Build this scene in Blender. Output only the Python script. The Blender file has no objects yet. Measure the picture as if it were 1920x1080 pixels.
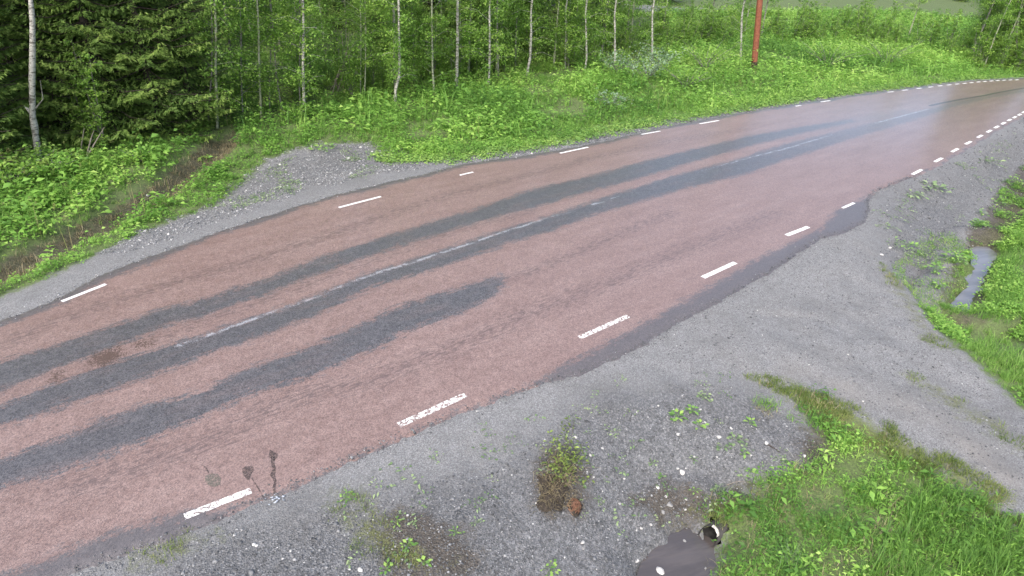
import bpy, math, random
import numpy as np
from mathutils import Matrix, Vector
rnd = random.Random(7)
rng = np.random.default_rng(11)
S = bpy.context.scene
COL = S.collection

# ------------------------------------------------------------------ camera, world, sun, exposure
F, PITCH, ROLL, CH = 1226.4, 0.5081, -0.0506, 6.083
cp, sp, cr, sr = math.cos(PITCH), math.sin(PITCH), math.cos(ROLL), math.sin(ROLL)
FWD = np.array([0, cp, -sp]); UP0 = np.array([0, sp, cp]); X0 = np.array([1.0, 0, 0])
RIGHT = cr*X0 - sr*UP0; UP = sr*X0 + cr*UP0
CAM = np.array([0, 0, CH])
cd = bpy.data.cameras.new('camera'); cam = bpy.data.objects.new('camera', cd); COL.objects.link(cam)
M = Matrix.Identity(4)
for i in range(3):
    M[i][0] = RIGHT[i]; M[i][1] = UP[i]; M[i][2] = -FWD[i]; M[i][3] = CAM[i]
cam.matrix_world = M
cd.sensor_width = 36; cd.lens = F/1920*36; cd.clip_end = 2000; cd.clip_start = 0.05
S.camera = cam
w = bpy.data.worlds.new("World"); S.world = w; w.use_nodes = True
nt = w.node_tree; sky = nt.nodes.new('ShaderNodeTexSky'); sky.sky_type = 'NISHITA'; sky.sun_disc = False
SUN_EL, SUN_AZ = 48, 200
sky.sun_elevation = math.radians(SUN_EL); sky.sun_rotation = math.radians(SUN_AZ)
sky.air_density = 0.8; sky.dust_density = 4.5; sky.ozone_density = 0.6
nt.links.new(sky.outputs[0], nt.nodes['Background'].inputs[0]); nt.nodes['Background'].inputs[1].default_value = 0.15
sl = bpy.data.lights.new('sun', 'SUN'); sl.energy = 0.9; sl.angle = math.radians(35); sl.color = (1, .97, .93)
so = bpy.data.objects.new('sun', sl); COL.objects.link(so)
az = math.radians(SUN_AZ); el = math.radians(SUN_EL)
sd = Vector((math.sin(az)*math.cos(el), math.cos(az)*math.cos(el), math.sin(el)))
so.rotation_euler = sd.to_track_quat('Z', 'Y').to_euler(); so.location = sd*40
S.view_settings.view_transform = 'Standard'; S.view_settings.look = 'None'
S.view_settings.exposure = 1.12; S.view_settings.gamma = 1

# ------------------------------------------------------------------ helpers
def G(u, v, z=0.0):
    d = FWD + (u-960)/F*RIGHT + (540-v)/F*UP
    t = (z-CH)/d[2]
    return CAM + t*d
def at_depth(u, v, Y):
    d = FWD + (u-960)/F*RIGHT + (540-v)/F*UP
    return CAM + d*(Y/d[1])
def GP(pts, z=0.0): return np.array([G(u, v, z)[:2] for u, v in pts])
def seg_dist(P, L, closed=False):
    L = np.asarray(L); n = len(L); D = np.full(len(P), 1e9)
    for i in range(n if closed else n-1):
        a = L[i]; b = L[(i+1) % n]; ab = b-a; t = np.clip(((P-a)@ab)/(ab@ab+1e-12), 0, 1)
        D = np.minimum(D, np.hypot(P[:, 0]-a[0]-t*ab[0], P[:, 1]-a[1]-t*ab[1]))
    return D
def inside(P, L):
    L = np.asarray(L); n = len(L); c = np.zeros(len(P), bool)
    for i in range(n):
        x1, y1 = L[i]; x2, y2 = L[(i+1) % n]
        if y1 == y2: continue
        m = ((y1 > P[:, 1]) != (y2 > P[:, 1])) & (P[:, 0] < (x2-x1)*(P[:, 1]-y1)/(y2-y1)+x1)
        c ^= m
    return c
def sdf(P, L):      # positive inside, metres
    d = seg_dist(P, L, True); return np.where(inside(P, L), d, -d)
def sstep(a, b, x): t = np.clip((x-a)/(b-a), 0, 1); return t*t*(3-2*t)
def vnoise(x, y, s, seed=0):   # smooth value noise
    r = np.random.default_rng(seed).random((256, 256)); X = x*s+500.5; Y = y*s+500.5
    i = np.floor(X).astype(int); j = np.floor(Y).astype(int); fx = X-i; fy = Y-j
    fx = fx*fx*(3-2*fx); fy = fy*fy*(3-2*fy); i %= 255; j %= 255
    return (r[i, j]*(1-fx)*(1-fy)+r[i+1, j]*fx*(1-fy)+r[i, j+1]*(1-fx)*fy+r[i+1, j+1]*fx*fy)*2-1
def tag(o, label=None, cat=None, group=None, kind=None):
    if label: o['label'] = label
    if cat: o['category'] = cat
    if group: o['group'] = group
    if kind: o['kind'] = kind
    return o
def mk_mesh(name, V, Fc, mat, attrs=None, smooth=False):
    V = np.asarray(V, np.float32); Fc = np.asarray(Fc, np.int32); me = bpy.data.meshes.new(name)
    me.vertices.add(len(V)); me.vertices.foreach_set('co', V.ravel())
    k = Fc.shape[1]; me.loops.add(Fc.size); me.loops.foreach_set('vertex_index', Fc.ravel())
    me.polygons.add(len(Fc)); me.polygons.foreach_set('loop_start', np.arange(0, Fc.size, k, dtype=np.int32))
    me.polygons.foreach_set('loop_total', np.full(len(Fc), k, np.int32))
    if smooth: me.polygons.foreach_set('use_smooth', np.ones(len(Fc), bool))
    for n, a in (attrs or {}).items():
        at = me.attributes.new(n, 'FLOAT', 'POINT'); at.data.foreach_set('value', np.asarray(a, np.float32))
    me.materials.append(mat); me.update(calc_edges=True); return me
def link(name, me, parent=None):
    o = bpy.data.objects.new(name, me); COL.objects.link(o)
    if parent: o.parent = parent
    return o
def obj(name, V, Fc, mat, parent=None, attrs=None, smooth=False):
    return link(name, mk_mesh(name, V, Fc, mat, attrs, smooth), parent)
def empty(name, loc, rz=0):
    o = bpy.data.objects.new(name, None); COL.objects.link(o); o.location = loc; o.rotation_euler = (0, 0, rz)
    o.empty_display_size = .1; return o
def tube(path, rad, n=8):
    path = np.asarray(path, float); V = []; Fc = []
    for i, p in enumerate(path):
        t = path[min(i+1, len(path)-1)]-path[max(i-1, 0)]; t = t/np.linalg.norm(t)
        a = np.cross(t, [0.31, 0.95, 0.05]); a /= np.linalg.norm(a); b = np.cross(t, a)
        for k in range(n):
            q = 2*math.pi*k/n; V.append(p+rad[i]*(math.cos(q)*a+math.sin(q)*b))
    for i in range(len(path)-1):
        for k in range(n):
            Fc.append((i*n+k, i*n+(k+1) % n, (i+1)*n+(k+1) % n, (i+1)*n+k))
    return np.array(V), np.array(Fc)
def join(parts):
    V = []; Fc = []; o = 0
    for v, f in parts: V.append(v); Fc.append(np.asarray(f)+o); o += len(v)
    return np.vstack(V), np.vstack(Fc)

# ------------------------------------------------------------------ materials
def new_mat(name):
    m = bpy.data.materials.new(name); m.use_nodes = True
    t = m.node_tree; return m, t, t.nodes['Principled BSDF']
def N(t, typ, **kw):
    n = t.nodes.new(typ)
    for k, v in kw.items():
        if k.startswith('_'): setattr(n, k[1:], v)
        else: n.inputs[k.replace('__', ' ')].default_value = v
    return n
def lk(t, a, b): t.links.new(a, b)
def math_(t, op, a, b=None, clamp=False):
    n = t.nodes.new('ShaderNodeMath'); n.operation = op; n.use_clamp = clamp
    for i, x in enumerate((a, b)):
        if x is None: continue
        if isinstance(x, (int, float)): n.inputs[i].default_value = x
        else: t.links.new(x, n.inputs[i])
    return n.outputs[0]
def mix_(t, fac, a, b, mode='MIX'):
    n = t.nodes.new('ShaderNodeMix'); n.data_type = 'RGBA'; n.blend_type = mode
    for idx, x in ((0, fac), (6, a), (7, b)):
        if isinstance(x, (int, float)): n.inputs[idx].default_value = x
        elif isinstance(x, tuple): n.inputs[idx].default_value = x+(1,) if len(x) == 3 else x
        else: t.links.new(x, n.inputs[idx])
    return n.outputs[2]
def ramp_(t, fac, stops, interp='LINEAR'):
    n = t.nodes.new('ShaderNodeValToRGB'); n.color_ramp.interpolation = interp; e = n.color_ramp.elements
    while len(e) < len(stops): e.new(.5)
    for x, (p, c) in zip(e, stops): x.position = p; x.color = tuple(c)+(1,) if len(c) == 3 else c
    t.links.new(fac, n.inputs[0]); return n.outputs[0]
def smooth_(t, x, lo, hi):
    n = t.nodes.new('ShaderNodeMapRange'); n.interpolation_type = 'SMOOTHSTEP'
    n.inputs[1].default_value = lo; n.inputs[2].default_value = hi; t.links.new(x, n.inputs[0]); return n.outputs[0]
def noise_(t, vec, scale, detail=4, rough=.6):
    n = N(t, 'ShaderNodeTexNoise', Scale=scale, Detail=detail, Roughness=rough); lk(t, vec, n.inputs['Vector']); return n.outputs['Fac']
def coords(t): return t.nodes.new('ShaderNodeTexCoord').outputs['Object']
def attr_(t, name): n = t.nodes.new('ShaderNodeAttribute'); n.attribute_name = name; return n.outputs['Fac']
def stretch(t, vec, ang, sx, sy):
    m = t.nodes.new('ShaderNodeMapping'); m.inputs['Rotation'].default_value = (0, 0, ang); lk(t, vec, m.inputs[0])
    m2 = t.nodes.new('ShaderNodeMapping'); m2.inputs['Scale'].default_value = (sx, sy, 1); lk(t, m.outputs[0], m2.inputs[0]); return m2.outputs[0]
def bump_(t, h, strength, dist, b):
    n = N(t, 'ShaderNodeBump', Strength=strength, Distance=dist); lk(t, h, n.inputs['Height']); lk(t, n.outputs[0], b.inputs['Normal'])

# road: reddish asphalt, worn to grey-black in the wheel tracks and along the edges
def road_material():
    m, t, b = new_mat('red_asphalt'); c = coords(t)
    al = stretch(t, c, -math.radians(40), .35, 1.6)          # streaks run with the road
    n_big = noise_(t, al, 1.6, 5, .62); n_mid = noise_(t, c, 9, 5, .7); n_fine = noise_(t, c, 45, 3, .7); n_grit = noise_(t, c, 130, 2, .8)
    vor = N(t, 'ShaderNodeTexVoronoi', Scale=75); lk(t, c, vor.inputs['Vector'])
    red = ramp_(t, n_big, [(.3, (.175, .118, .103)), (.5, (.232, .163, .146)), (.72, (.292, .218, .198))])
    red = mix_(t, .55, red, ramp_(t, n_mid, [(.3, (.165, .110, .096)), (.7, (.298, .220, .200))]))
    grit = ramp_(t, vor.outputs['Color'], [(.15, (.35, .35, .36)), (.5, (1, 1, 1)), (.85, (1.5, 1.5, 1.5))])
    red = mix_(t, .55, red, grit, 'MULTIPLY')
    speck = smooth_(t, n_grit, .66, .74); red = mix_(t, math_(t, 'MULTIPLY', speck, .55), red, (.55, .48, .46))
    dark = ramp_(t, n_mid, [(.3, (.064, .067, .073)), (.7, (.110, .113, .121))])
    dark = mix_(t, .75, dark, grit, 'MULTIPLY'); dark = mix_(t, math_(t, 'MULTIPLY', speck, .5), dark, (.36, .37, .40))
    rag = math_(t, 'ADD', math_(t, 'MULTIPLY', math_(t, 'SUBTRACT', n_mid, .5), .42), math_(t, 'MULTIPLY', math_(t, 'SUBTRACT', n_fine, .5), .50))
    al2 = noise_(t, stretch(t, c, -math.radians(40), 2.4, 11), 1, 6, .78); al3 = noise_(t, stretch(t, c, -math.radians(40), .8, 3), 1, 3, .6)
    rag = math_(t, 'ADD', rag, math_(t, 'MULTIPLY', math_(t, 'SUBTRACT', al2, .5), .85))
    wear = smooth_(t, math_(t, 'ADD', attr_(t, 'wear'), rag), -.09, .06)
    wear = math_(t, 'MULTIPLY', wear, math_(t, 'SUBTRACT', 1, math_(t, 'MULTIPLY', attr_(t, 'wet_sheen'), .5)))  # dark stripes paled towards the far end: sky sheen painted into the colour
    wear = math_(t, 'MULTIPLY', wear, ramp_(t, al3, [(.32, (.84,)*3), (.5, (1, 1, 1))]))
    # broken speckle tracks: thin torn marks where the red coat starts to go
    tn = noise_(t, stretch(t, c, -math.radians(40), 3.2, 15), 1.5, 6, .8)
    trk = math_(t, 'MULTIPLY', smooth_(t, math_(t, 'ADD', tn, math_(t, 'MULTIPLY', attr_(t, 'track'), .10)), .555, .66), smooth_(t, attr_(t, 'track'), 0, .4))
    edge = smooth_(t, math_(t, 'ADD', attr_(t, 'rim'), math_(t, 'MULTIPLY', rag, .9)), -.06, .06)
    col = mix_(t, math_(t, 'MULTIPLY', trk, .75), red, (.105, .078, .075))
    col = mix_(t, math_(t, 'MULTIPLY', attr_(t, 'wear_sheen'), .6), col, mix_(t, .5, dark, (.20, .18, .185)))  # greyer tone: edge wear at lower left, painted sky reflection on the far lane
    col = mix_(t, math_(t, 'MULTIPLY', wear, .93), col, dark)
    col = mix_(t, math_(t, 'MULTIPLY', edge, .85), col, mix_(t, .5, dark, (.10, .10, .105)))
    # faded white centre line
    ln = smooth_(t, math_(t, 'ADD', attr_(t, 'line'), math_(t, 'MULTIPLY', math_(t, 'SUBTRACT', n_fine, .5), .20)), -.02, .03)
    col = mix_(t, math_(t, 'MULTIPLY', ln, .62), col, (.46, .49, .53))
    cr_ = smooth_(t, math_(t, 'ADD', attr_(t, 'crack'), math_(t, 'MULTIPLY', math_(t, 'SUBTRACT', n_fine, .5), .06)), 0, .012)
    col = mix_(t, math_(t, 'MULTIPLY', cr_, .8), col, (.045, .045, .05))
    br = smooth_(t, math_(t, 'ADD', attr_(t, 'brown'), math_(t, 'MULTIPLY', math_(t, 'SUBTRACT', n_fine, .5), .9)), -.02, .05)
    col = mix_(t, math_(t, 'MULTIPLY', br, .85), col, (.075, .048, .035))
    lk(t, col, b.inputs['Base Color'])
    r = ramp_(t, n_mid, [(.3, (.42,)*3), (.7, (.56,)*3)]); r2 = mix_(t, wear, r, (.38, .38, .38)); lk(t, r2, b.inputs['Roughness'])
    b.inputs['Specular IOR Level'].default_value = .6
    lk(t, math_(t, 'ADD', math_(t, 'MULTIPLY', attr_(t, 'wet_sheen'), .65), .35), b.inputs['Coat Weight']); b.inputs['Coat Roughness'].default_value = .24
    hh = math_(t, 'ADD', math_(t, 'MULTIPLY', vor.outputs['Distance'], .8), math_(t, 'MULTIPLY', n_grit, .6))
    bump_(t, hh, .6, .005, b); return m
def ground_material():
    m, t, b = new_mat('gravel_and_soil'); c = coords(t)
    n1 = noise_(t, c, .7, 4, .6); n2 = noise_(t, c, 5, 5, .65); n3 = noise_(t, c, 30, 4, .7)
    def stones(scale, lo, mid, hi):
        v = N(t, 'ShaderNodeTexVoronoi', Scale=scale); lk(t, c, v.inputs['Vector'])
        return ramp_(t, v.outputs['Color'], [(.05, lo), (.5, mid), (.93, hi)]), v.outputs['Distance']
    f1, d1 = stones(85, (.10, .104, .106), (.20, .206, .21), (.38, .388, .392))
    f2, d2 = stones(44, (.045, .048, .052), (.13, .138, .147), (.33, .34, .352))
    pale = mix_(t, .30, f1, ramp_(t, n2, [(.3, (.135, .140, .142)), (.7, (.25, .258, .262))]))
    coarse = mix_(t, .42, f2, ramp_(t, n2, [(.32, (.085, .088, .09)), (.68, (.20, .208, .215))]))
    rag = math_(t, 'ADD', math_(t, 'MULTIPLY', math_(t, 'SUBTRACT', n2, .5), .8), math_(t, 'MULTIPLY', math_(t, 'SUBTRACT', n3, .5), .4))
    cm = smooth_(t, math_(t, 'ADD', attr_(t, 'coarse'), math_(t, 'MULTIPLY', rag, 1.6)), -.45, .55)
    col = mix_(t, cm, pale, coarse)
    col = mix_(t, math_(t, 'MULTIPLY', smooth_(t, n1, .45, .75), .22), col, (.105, .10, .092))
    col = mix_(t, math_(t, 'MULTIPLY', attr_(t, 'dust'), .6), col, mix_(t, n3, (.19, .175, .155), (.31, .295, .27)))
    col = mix_(t, math_(t, 'MULTIPLY', attr_(t, 'rut'), .5), col, mix_(t, n3, (.085, .088, .09), (.17, .175, .18)))
    col = mix_(t, math_(t, 'MULTIPLY', smooth_(t, noise_(t, c, 2.3, 5, .75), .52, .66), .3), col, (.12, .122, .122))
    mud = ramp_(t, n3, [(.32, (.022, .018, .014)), (.5, (.065, .055, .043)), (.68, (.15, .13, .105))])
    soil = ramp_(t, n3, [(.3, (.045, .055, .022)), (.5, (.10, .15, .04)), (.72, (.16, .24, .06))])
    gm = smooth_(t, math_(t, 'ADD', attr_(t, 'green'), rag), -.15, .15)
    col = mix_(t, math_(t, 'MULTIPLY', gm, .9), col, soil)
    mm = smooth_(t, math_(t, 'ADD', attr_(t, 'mud'), rag), -.16, .14)
    col = mix_(t, math_(t, 'MULTIPLY', mm, .82), col, mud)
    ms = smooth_(t, math_(t, 'ADD', attr_(t, 'moss'), math_(t, 'MULTIPLY', rag, 1.6)), -.05, .45)
    moss = ramp_(t, n3, [(.3, (.06, .06, .03)), (.55, (.13, .15, .05)), (.75, (.20, .24, .08))])
    col = mix_(t, math_(t, 'MULTIPLY', ms, .75), col, moss)
    lk(t, col, b.inputs['Base Color']); b.inputs['Roughness'].default_value = .85
    b.inputs['Specular IOR Level'].default_value = .35
    hf = math_(t, 'ADD', math_(t, 'MULTIPLY', d1, .3), math_(t, 'MULTIPLY', math_(t, 'MULTIPLY', d2, cm), .9))
    hf = math_(t, 'ADD', hf, math_(t, 'MULTIPLY', n3, .8)); bump_(t, hf, .9, .018, b); return m
def leaf_material(name, stops, trans=.3, rough=.5):
    m, t, b = new_mat(name); col = ramp_(t, attr_(t, 'tint'), stops); lk(t, col, b.inputs['Base Color'])
    b.inputs['Roughness'].default_value = rough; b.inputs['Specular IOR Level'].default_value = .3
    tr = t.nodes.new('ShaderNodeBsdfTranslucent'); lk(t, mix_(t, .5, col, (.28, .50, .10), 'MIX'), tr.inputs[0])
    mx = t.nodes.new('ShaderNodeMixShader'); mx.inputs[0].default_value = trans
    lk(t, b.outputs[0], mx.inputs[1]); lk(t, tr.outputs[0], mx.inputs[2]); lk(t, mx.outputs[0], t.nodes['Material Output'].inputs[0]); return m
def bark_material(name, base, mark, thr=.58, sz=3):
    m, t, b = new_mat(name); c = coords(t); mp = t.nodes.new('ShaderNodeMapping'); mp.inputs['Scale'].default_value = (3, 3, sz*3); lk(t, c, mp.inputs[0])
    n = noise_(t, mp.outputs[0], 2.2, 6, .75); n2 = noise_(t, c, 20, 3, .6)
    col = mix_(t, smooth_(t, n, thr-.04, thr+.04), mix_(t, n2, base, tuple(x*.7 for x in base)), mark)
    lk(t, col, b.inputs['Base Color']); b.inputs['Roughness'].default_value = .8; bump_(t, n, .5, .01, b); return m
def plain(name, c1, c2, scale=20, rough=.7, spec=.4, bumpd=.004):
    m, t, b = new_mat(name); c = coords(t); n = noise_(t, c, scale, 4, .65)
    lk(t, ramp_(t, n, [(.35, c1), (.65, c2)]), b.inputs['Base Color']); b.inputs['Roughness'].default_value = rough
    b.inputs['Specular IOR Level'].default_value = spec; bump_(t, n, .5, bumpd, b); return m
M_road = road_material(); M_ground = ground_material()
M_grass = leaf_material('grass_blades', [(0, (.095, .21, .045)), (.5, (.21, .40, .08)), (.85, (.34, .52, .13)), (1, (.46, .47, .23))], .40)
M_herb = leaf_material('herb_leaves', [(0, (.085, .20, .045)), (.45, (.235, .46, .09)), (.8, (.37, .61, .13)), (1, (.50, .70, .19))], .42)
M_dryg = leaf_material('short_turf', [(0, (.08, .13, .03)), (.5, (.17, .23, .06)), (.85, (.28, .31, .11)), (1, (.36, .31, .17))])
M_birchleaf = leaf_material('birch_leaves', [(0, (.10, .20, .04)), (.5, (.22, .40, .075)), (1, (.38, .56, .12))], .42)
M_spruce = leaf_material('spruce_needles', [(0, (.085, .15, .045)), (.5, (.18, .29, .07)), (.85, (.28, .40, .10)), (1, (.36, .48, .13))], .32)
M_willow = leaf_material('willow_leaves', [(0, (.12, .20, .11)), (.5, (.20, .31, .19)), (1, (.32, .43, .30))], .2)
M_weed = leaf_material('weed_leaves', [(0, (.10, .22, .05)), (.5, (.19, .36, .09)), (1, (.33, .50, .12))], .2)
M_fade = leaf_material('greyed_weed_leaves', [(0, (.12, .19, .09)), (.5, (.20, .30, .14)), (1, (.33, .42, .22))], .2)
M_white_bark = bark_material('white_birch_bark', (.52, .52, .48), (.13, .125, .11), .53)
M_grey_bark = bark_material('grey_bark', (.27, .27, .24), (.07, .065, .055), .55)
M_pale_bark = bark_material('pale_green_bark', (.36, .40, .28), (.10, .10, .07), .58)
M_dark_bark = bark_material('dark_bark', (.075, .06, .048), (.03, .026, .02), .5, 1)
M_dead = plain('dead_wood', (.20, .17, .14), (.34, .31, .27), 30)
M_stone_w = plain('white_stone', (.36, .36, .35), (.66, .66, .64), 18, .75)
M_stone_g = plain('grey_stone', (.20, .205, .205), (.36, .36, .35), 18, .8)
M_soilclod = plain('dark_soil_clod', (.025, .022, .018), (.085, .072, .058), 40, .95, .2, .02)
M_root = leaf_material('rusty_roots', [(0, (.09, .045, .03)), (.5, (.20, .10, .065)), (1, (.36, .21, .14))], .1)
M_straw = leaf_material('dry_straw', [(0, (.12, .10, .06)), (.5, (.26, .22, .13)), (1, (.42, .37, .24))], .1)
M_pole = plain('red_brown_wood', (.16, .055, .03), (.27, .10, .06), 12, .85)
M_poleb = plain('tarred_wood', (.03, .02, .016), (.06, .04, .03), 12, .9)
M_pipe = plain('weathered_plastic_pipe', (.012, .012, .012), (.03, .03, .03), 20, .6)
M_rim = plain('pale_pipe_rim', (.25, .24, .22), (.66, .65, .61), 25, .6)
def stain_material(name, colr, alpha):
    m, t, b = new_mat(name); c = coords(t); b.inputs['Base Color'].default_value = colr+(1,); b.inputs['Roughness'].default_value = .6
    n = noise_(t, c, 45, 4, .8); mx = t.nodes.new('ShaderNodeMixShader'); tr = t.nodes.new('ShaderNodeBsdfTransparent')
    lk(t, math_(t, 'MULTIPLY', smooth_(t, n, .36, .56), alpha), mx.inputs[0]); lk(t, tr.outputs[0], mx.inputs[1]); lk(t, b.outputs[0], mx.inputs[2]); lk(t, mx.outputs[0], t.nodes['Material Output'].inputs[0]); return m
M_tar_ = plain('tar_stain', (.055, .050, .052), (.12, .10, .10), 25, .7)
M_tar = stain_material('tar_stain', (.05, .045, .045), .62); M_greenstain = stain_material('grey_green_stain', (.15, .155, .13), .6); M_gs = plain('grey_green_stain', (.16, .155, .14), (.25, .23, .21), 30, .7)
M_blue = plain('bluish_crushed_foil', (.16, .19, .24), (.62, .67, .74), 60, .4)
def paint_material():
    m, t, b = new_mat('white_road_paint'); c = coords(t)
    b.inputs['Base Color'].default_value = (.80, .80, .79, 1); b.inputs['Roughness'].default_value = .55
    n = noise_(t, c, 26, 4, .75); a = attr_(t, 'worn')
    hole = smooth_(t, math_(t, 'SUBTRACT', n, math_(t, 'MULTIPLY', a, .20)), .335, .39)
    tr = t.nodes.new('ShaderNodeBsdfTransparent'); mx = t.nodes.new('ShaderNodeMixShader')
    lk(t, hole, mx.inputs[0]); lk(t, tr.outputs[0], mx.inputs[1]); lk(t, b.outputs[0], mx.inputs[2]); lk(t, mx.outputs[0], t.nodes['Material Output'].inputs[0]); return m
M_paint = paint_material()
def water_material(name, colr):
    m, t, b = new_mat(name); c = coords(t); b.inputs['Base Color'].default_value = colr+(1,)
    b.inputs['Roughness'].default_value = .12; b.inputs['Specular IOR Level'].default_value = .9; b.inputs['IOR'].default_value = 1.6
    n = noise_(t, stretch(t, c, math.radians(70), 18, 2.5), 1, 3, .5); bump_(t, n, .7, .012, b); lk(t, mix_(t, smooth_(t, noise_(t, stretch(t, c, math.radians(70), 5, 1.2), 1, 4, .6), .4, .62), colr, tuple(x*1.35 for x in colr)), b.inputs['Base Color']); return m
M_water = water_material('pale_puddle_water', (.14, .14, .15)); M_water2 = water_material('brown_pool_water', (.075, .066, .062))

# ------------------------------------------------------------------ layout on the ground (metres, read off the plan)
EL = GP([(-700, 855), (-300, 708), (-120, 640), (0, 600), (28, 592), (110, 556), (185, 514), (301, 471), (400, 437), (500, 404), (555, 386), (633, 363), (730, 340), (789, 327), (854, 309), (907, 301),
         (993, 289), (1050, 280), (1136, 263), (1208, 247), (1280, 231), (1351, 218), (1400, 210), (1498, 193), (1617, 176), (1736, 161), (1825, 151), (1920, 146)])
ER = GP([(-500, 1370), (-120, 1190), (60, 1110), (167, 1066), (245, 1041), (304, 1021), (393, 987), (442, 960), (491, 938), (545, 921), (589, 898), (638, 874), (700, 848), (748, 826), (807, 800), (867, 778),
         (915, 760), (956, 745), (985, 733), (1026, 719), (1078, 706), (1118, 690), (1160, 672), (1205, 650), (1250, 624), (1290, 598), (1350, 566), (1400, 538), (1450, 508), (1478, 491), (1515, 464), (1543, 446),
         (1589, 436), (1620, 418), (1632, 398), (1628, 378), (1642, 360), (1687, 341), (1732, 326), (1762, 311), (1800, 289), (1837, 266), (1875, 243), (1920, 219)])
def extend(L, dirv, dist, n=6): return np.vstack([L, [L[-1]+dirv*dist*(i+1)/n for i in range(n)]])
dend = np.array([.97, .24])
EL = extend(EL, np.array([.93, .30]), 40); ER = extend(ER, np.array([.93, .30]), 40)
def resample(L, n):
    s = np.r_[0, np.cumsum(np.hypot(*np.diff(L, axis=0).T))]; q = np.linspace(0, s[-1], n)
    return np.c_[np.interp(q, s, L[:, 0]), np.interp(q, s, L[:, 1])]
ROADP = np.vstack([EL, ER[::-1]])
DRIVE = GP([(1440, 515), (1515, 464), (1600, 440), (1640, 470), (1680, 530), (1750, 610), (1840, 700), (1920, 775), (2150, 960), (2150, 1250), (1920, 965), (1850, 925), (1760, 855), (1660, 800), (1540, 740), (1470, 712), (1400, 700), (1200, 700), (1300, 600)])
ZA, ZB, ZC = -.45, -.62, -.66       # left ditch, right ditch, culvert pool
D1 = GP([(-300, 640), (0, 530), (110, 478), (215, 425), (300, 380), (372, 332), (435, 285)], ZA)
D2 = GP([(1800, 590), (1830, 500), (1868, 420), (1915, 340), (1990, 260), (2120, 190)], ZB)
D3 = GP([(1315, 1012), (1280, 1060), (1230, 1150), (1150, 1320)], ZC)
W1 = GP([(1862, 478), (1856, 503), (1843, 520), (1838, 545), (1822, 560), (1818, 575), (1806, 583), (1786, 576), (1794, 556), (1810, 540), (1812, 520), (1822, 508), (1820, 480), (1832, 470), (1848, 468)], ZB); W1 = W1.mean(0)+(W1-W1.mean(0))*1.12
W2 = GP([(1195, 1120), (1212, 1060), (1232, 1025), (1258, 1000), (1290, 998), (1316, 1012), (1336, 1022), (1336, 1050), (1328, 1085), (1322, 1120), (1260, 1180)], ZC)
FOREST = GP([(-500, 470), (-100, 350), (0, 330), (90, 300), (180, 298), (300, 270), (430, 245), (500, 224), (600, 208), (700, 190), (800, 176), (900, 160), (1000, 143), (1100, 127), (1200, 112), (1320, 96), (1450, 84), (1600, 88), (1750, 96), (1850, 128), (1920, 134), (2050, 138)], .1)
PIPE_D = GP([(1760, 640)])[0]-G(1328, 1000, -.5)[:2]; PIPE_D = PIPE_D/np.linalg.norm(PIPE_D)
PIPE_O = np.array([*G(1326, 1008, ZC+.05)[:2], ZC+.045]); PIPE_R = .125
def H(x, y, detail=True):
    x = np.atleast_1d(np.asarray(x, float)); y = np.atleast_1d(np.asarray(y, float)); P = np.c_[x, y]
    rd = sdf(P, ROADP); out = -rd
    z = -.012 - .03*sstep(0, 1.5, out)
    # beyond the left verge the ground lies a little lower, then climbs into the wood
    dEL = seg_dist(P, EL); dER = seg_dist(P, ER); left = (dEL < dER) & (out > 0)
    z += np.where(left, -.16*sstep(.6, 2.2, out)+.30*sstep(2.5, 6, out)+.012*np.clip(out-6, 0, 60), 0)
    z += (ZA+.1)*np.exp(-(seg_dist(P, D1)/.42)**2)
    dr = sdf(P, DRIVE); off = sstep(-.1, .9, -dr)
    d2 = seg_dist(P, D2); d3 = seg_dist(P, D3)
    rsh = np.where(left, 0, sstep(.1, 1.2, out))
    z += ZB*np.exp(-(d2/1.55)**2)*off*rsh + (ZC+.02)*np.exp(-(d3/1.0)**2)*off*rsh
    z += np.where(left, 0, -.18*sstep(1, 4, out)*off)
    if detail:
        a = sstep(.05, .8, out)
        z += a*(.035*vnoise(x, y, .9, 1)+.016*vnoise(x, y, 3.1, 2)+.008*vnoise(x, y, 9, 3))
    for Wp, zw in ((W1, ZB), (W2, ZC)):
        s = sdf(P, Wp)+.07*vnoise(x, y, 5, 14)+.10*vnoise(x, y, 2.2, 15)-.02; near = s > -.8
        zi = zw-.02-.25*np.clip(s, 0, .3)
        lo = zw+.012+.55*np.clip(-s, 0, .5)
        z = np.where(s > 0, np.minimum(z, zi), np.where(near & (z < lo), lo, z))
    z = np.where(rd > 0, -.014-.09*sstep(.12, .6, rd), z)
    # steep little bank round the culvert mouth
    rel = P-PIPE_O[:2]; f = rel@PIPE_D; s_ = np.abs(rel@np.array([-PIPE_D[1], PIPE_D[0]]))
    bank = np.where((f > .0) & (s_ < .4), PIPE_O[2]-.06+.20*sstep(.10, .22, f)*sstep(.4, .15, s_), -9)
    z = np.where(bank > z, bank*sstep(.4, .2, s_)+z*(1-sstep(.4, .2, s_)), z)
    return z
def on_ground(u, v):
    z = 0.
    for _ in range(12): p = G(u, v, z); z = .5*z+.5*float(H(p[0], p[1])[0])
    return np.array([p[0], p[1], float(H(p[0], p[1])[0])])

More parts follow.
